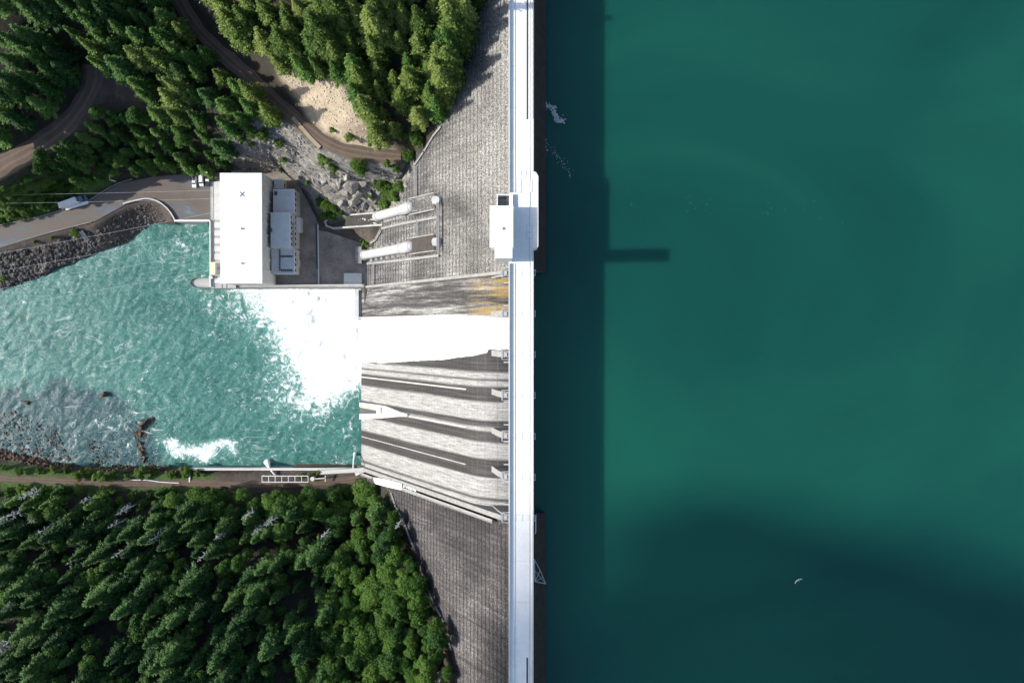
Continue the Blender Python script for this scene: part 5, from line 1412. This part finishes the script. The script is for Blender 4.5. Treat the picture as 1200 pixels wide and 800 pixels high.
scatter([[(-10,30),(50,45),(86,78),(86,118),(56,150),(-10,185)], [(-10,-10),(92,-10),(78,28),(40,20),(-10,5)]], 19, ['dark', 'dark', 'mid'],
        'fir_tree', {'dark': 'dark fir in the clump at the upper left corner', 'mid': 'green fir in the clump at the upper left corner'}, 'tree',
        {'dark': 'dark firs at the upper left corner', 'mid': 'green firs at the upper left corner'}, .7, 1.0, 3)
scatter([(118,132),(160,132),(205,152),(262,180),(264,198),(180,201),(135,204),(96,218),(66,204),(44,198),(55,184),(95,160)], 11.5, ['young', 'young', 'young', 'bdark'],
        {'young': 'young_fir', 'bdark': 'broadleaf_tree'}, {'young': 'young fir in the dense strip above the access road', 'bdark': 'leafy tree among young firs above the access road'}, 'tree',
        {'young': 'young firs above the access road', 'bdark': 'leafy trees above the access road'}, .62, 1.0, 4)
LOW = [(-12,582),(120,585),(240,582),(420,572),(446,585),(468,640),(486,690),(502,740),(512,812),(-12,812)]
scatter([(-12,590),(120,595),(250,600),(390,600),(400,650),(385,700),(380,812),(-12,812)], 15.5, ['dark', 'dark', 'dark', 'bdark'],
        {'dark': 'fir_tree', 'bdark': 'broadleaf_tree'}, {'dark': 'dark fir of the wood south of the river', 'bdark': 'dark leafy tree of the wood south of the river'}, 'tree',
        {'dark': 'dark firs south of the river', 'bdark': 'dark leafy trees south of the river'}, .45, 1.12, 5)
scatter([[(395,640),(462,600),(476,640),(500,700),(520,745),(530,812),(385,812),(385,720)], [(200,584),(330,578),(440,574),(455,600),(400,612),(250,600)]], 12.5, ['broad', 'broad', 'broad2'],
        'broadleaf_tree', {'broad': 'bright leafy tree of the wood by the south abutment', 'broad2': 'dull green leafy tree of the wood by the south abutment'}, 'tree', {'broad': 'leafy trees by the south abutment', 'broad2': 'dull leafy trees by the south abutment'}, .6, 1.12, 6)
scatter([(395,605),(452,600),(468,640),(400,645)], 20, ['dark', 'bdark'], {'dark': 'fir_tree', 'bdark': 'broadleaf_tree'},
        {'dark': 'dark fir in the wood just below the white shed', 'bdark': 'dark leafy tree in the wood just below the white shed'}, 'tree', {'dark': 'firs below the shed', 'bdark': 'leafy trees below the shed'}, .7, .95, 7)
scatter([(-12,572),(150,576),(250,574),(250,590),(-12,592)], 11, ['bush', 'bush', 'young'], {'bush': 'bush', 'young': 'young_fir'},
        {'bush': 'green bush lining the lower side of the river track', 'young': 'young fir lining the lower side of the river track'}, 'bush', {'bush': 'bushes below the river track', 'young': 'young firs below the river track'}, .8, 1.3, 8)
snag_spots = [(40,578,.8),(30,600,.9),(14,608,.8),(62,616,.8),(50,604,.7),(105,585,.8),(140,612,.7),(190,625,.9),(150,640,.8),(250,640,.9),(265,622,.8),(300,598,.9),(325,606,.9),(310,615,.8),(10,750,1.0),(5,720,.9),(20,700,.7),(386,620,.8),(470,610,.6),(150,595,.7),(205,615,.7),(90,655,.7)]
for i, (a, c, s) in enumerate(snag_spots):
    x, y, z = ground(a, c, 12 * s); plant('snag', x, y, z, s * 1.3, 'dead_tree', 'bleached grey dead tree leaning out of the dark wood south of the river', 'tree', 'dead trees south of the river')
for a, c, s, lab in ((452, 640, .5, 'pale bare dead treetop beside the south abutment gutter'), (478, 690, .55, 'bare grey dead tree near the lower end of the abutment gutter')):
    x, y, z = ground(a, c, 12 * s); plant('snag', x, y, z, s, 'dead_tree', lab, 'tree', 'dead trees at the south abutment')
for a, c, s, kd, lab in ((492, 722, .62, 'mid', 'pale star shaped fir at the foot of the dam, upper of two'), (503, 752, .66, 'mid', 'pale star shaped fir at the foot of the dam, lower of two'), (516, 790, .6, 'snag', 'grey bare tree at the bottom edge beside the dam'), (492, 50, 1.0, 'sunny', 'broad yellow fir rising highest near the middle of the sunlit stand')):
    x, y, z = ground(a, c, BASEH[kd] * s * .5); plant(kd, x, y, z, s, 'fir_tree' if kd != 'snag' else 'dead_tree', lab, 'tree', 'single trees beside the dam')
for i, (a, c, s) in enumerate(((530,118,1.15),(536,92,1.3),(541,70,1.35),(545,48,1.4),(551,28,1.4),(558,10,1.4),(530,50,1.3),(535,20,1.35),(520,85,1.2),(517,110,1.1))):
    x, y, z = ground(a - 8, c, 15 * s); x = min(x, float(np.interp(y, CY, CX)) - 3.0)
    plant('sunny' if i % 3 else 'mid', x, y, H(x, y), s, 'fir_tree', 'very tall fir shading the dam face, %s down the forest edge' % ('first','second','third','fourth','fifth','sixth','seventh','eighth','ninth','tenth')[i], 'tree', 'tall firs against the dam')
BUSH = [(381,188,1.5,'round green bush beside the forest road, larger of the pair'),(391,196,1.2,'round green bush beside the forest road, smaller of the pair'),(420,193,1.5,'pale green bush at the top of the rock outcrop'),(424,199,1.2,'second pale green bush at the top of the rock outcrop'),
 (455,193,1.2,'bright green bush on the upper edge of the slope by the dam'),(464,197,1.0,'small bright bush close to the end of the forest road'),(478,182,1.2,'green bush at the very end of the forest road'),(447,216,1.5,'green bush in the dark gully by the dam'),(457,224,1.7,'large green bush in the middle of the gully by the dam'),(463,232,1.4,'green bush low in the gully by the dam'),(452,240,1.5,'lowest green bush in the gully by the dam'),(468,218,1.1,'small bush at the dam side of the gully'),
 (428,286,1.0,'bright green bush at the foot of the penstocks'),(424,282,.7,'small bush beside the foot of the penstocks'),(433,228,.8,'small green bush among the pale rock blocks'),(375,237,1.0,'green bush at the yard corner, left of the hedge'),(383,240,1.1,'middle green bush at the yard corner'),(390,243,.9,'green bush at the yard corner, right of the hedge'),(398,249,.8,'low green bush by the trench end'),(380,252,1.0,'bright green bush between hedge and trench'),(390,253,1.0,'bright green low bush next to the trench wall'),
 (360,215,.8,'lone dark bush in a pale hollow of the rock slope'),(332,187,.8,'dark bush on the bare rock above the powerhouse'),(327,168,.9,'bush on the rock slope under the forest road'),(308,158,1.3,'big green bush on the rock slope above the powerhouse'),(296,155,1.1,'green bush left of the big one on the rock slope'),(284,163,1.0,'green bush at the left end of the rock slope'),(322,146,.9,'small bush just below the bend of the forest road'),(295,168,.8,'low bush on the rock slope above the white roof'),(329,199,.7,'low bush right at the powerhouse corner'),
 (410,160,1.0,'small bush on the tan slope above the forest road'),(390,153,.8,'tiny bush on the middle of the tan slope'),(436,166,1.3,'green bush at the lower end of the tan slope'),(472,160,1.3,'pale green bush near the dam above the forest road'),(489,165,1.5,'bush tucked against the dam abutment'),(485,158,1.2,'second bush tucked against the dam abutment'),(487,130,1.6,'bright bush at the edge of the sunlit stand by the dam'),
 (88,273,1.0,'bright green bush at the top of the drain chute'),(61,279,.6,'small green bush at the kerb above the riprap'),(40,284,.5,'tiny green bush at the kerb above the riprap'),(3,326,.6,'small bush at the left edge among riprap')]
for a, c, s, lab in BUSH:
    x, y, z = ground(a, c, 2 * s); plant('bush', x, y, z, s, 'bush', lab, 'bush', 'bushes on open ground')
scatter([(0,545),(45,548),(110,552),(140,556),(230,548),(232,556),(140,562),(60,560),(0,556)], 12, 'bush', 'bush', 'green bush between south shore and river track', 'bush', 'bushes along the south shore', .9, 1.8, 31)
scatter([(-5,218),(30,208),(60,208),(92,222),(70,238),(40,250),(-5,262)], 8, 'bush', 'bush', 'low green bush on the grassy bank behind the box truck', 'bush', 'bushes on the bank behind the truck', .7, 1.3, 32)
scatter([(345,556),(372,552),(376,556),(350,560)], 9, 'bush', 'bush', 'green bush growing by the open steel frame', 'bush', 'bushes by the steel frame', .5, .8, 33)

# ------------------------------------------------------------------ an unseen cloud added far to the west, shaped to shade the lake's lower corner
def cloud():
    r = random.Random(9); zc = 1300.0; tn = math.tan(SUN_EL); b = MB()
    edge_ = lambda x: np.interp(x, [40, 75, 196, 330, 500], [-58, -62, -100, -135, -160])
    puffs = []
    for xe in range(75, 580, 24):
        y = float(edge_(xe)); k_ = 0
        while y > -420:
            rad = r.uniform(20, 30) if k_ == 0 else r.uniform(28, 46)
            puffs.append((xe + r.uniform(-5, 5), y - rad * (1.0 if k_ == 0 else .9), rad, r.uniform(-8, 14) if k_ == 0 else r.uniform(-10, 40))); y -= rad * 1.15; k_ += 1
    nu, nv = 14, 9
    for (xe, y, rad, dz) in puffs:
        z = zc + dz; x = xe - (z + 13) / tn; y = y - .02 / math.sin(SUN_EL) * (z + 13); q = []; ph_ = r.random() * 9
        for iv in range(nv + 1):
            th = PI * iv / nv
            for iu in range(nu):
                a = 2 * PI * iu / nu; k_ = rad * (1 + .10 * math.sin(3 * a + ph_ + th * 2) + .07 * math.sin(5 * a - ph_ * 2 + 4 * th))
                q.append((x + k_ * math.sin(th) * math.cos(a), y + k_ * math.sin(th) * math.sin(a) + .02 * 0, z + k_ * .8 * math.cos(th)))
        b.add(q, [(iv * nu + iu, (iv + 1) * nu + iu, (iv + 1) * nu + (iu + 1) % nu, iv * nu + (iu + 1) % nu) for iv in range(nv) for iu in range(nu)])
    o = b.build('cloud', plain('cloud_white', (.85, .86, .88), 1.0, .03, .01), None, True)
    tag(o, 'unseen white cloud added west of the valley to shade the lake', kind='stuff')
cloud()
print('plants', counts)
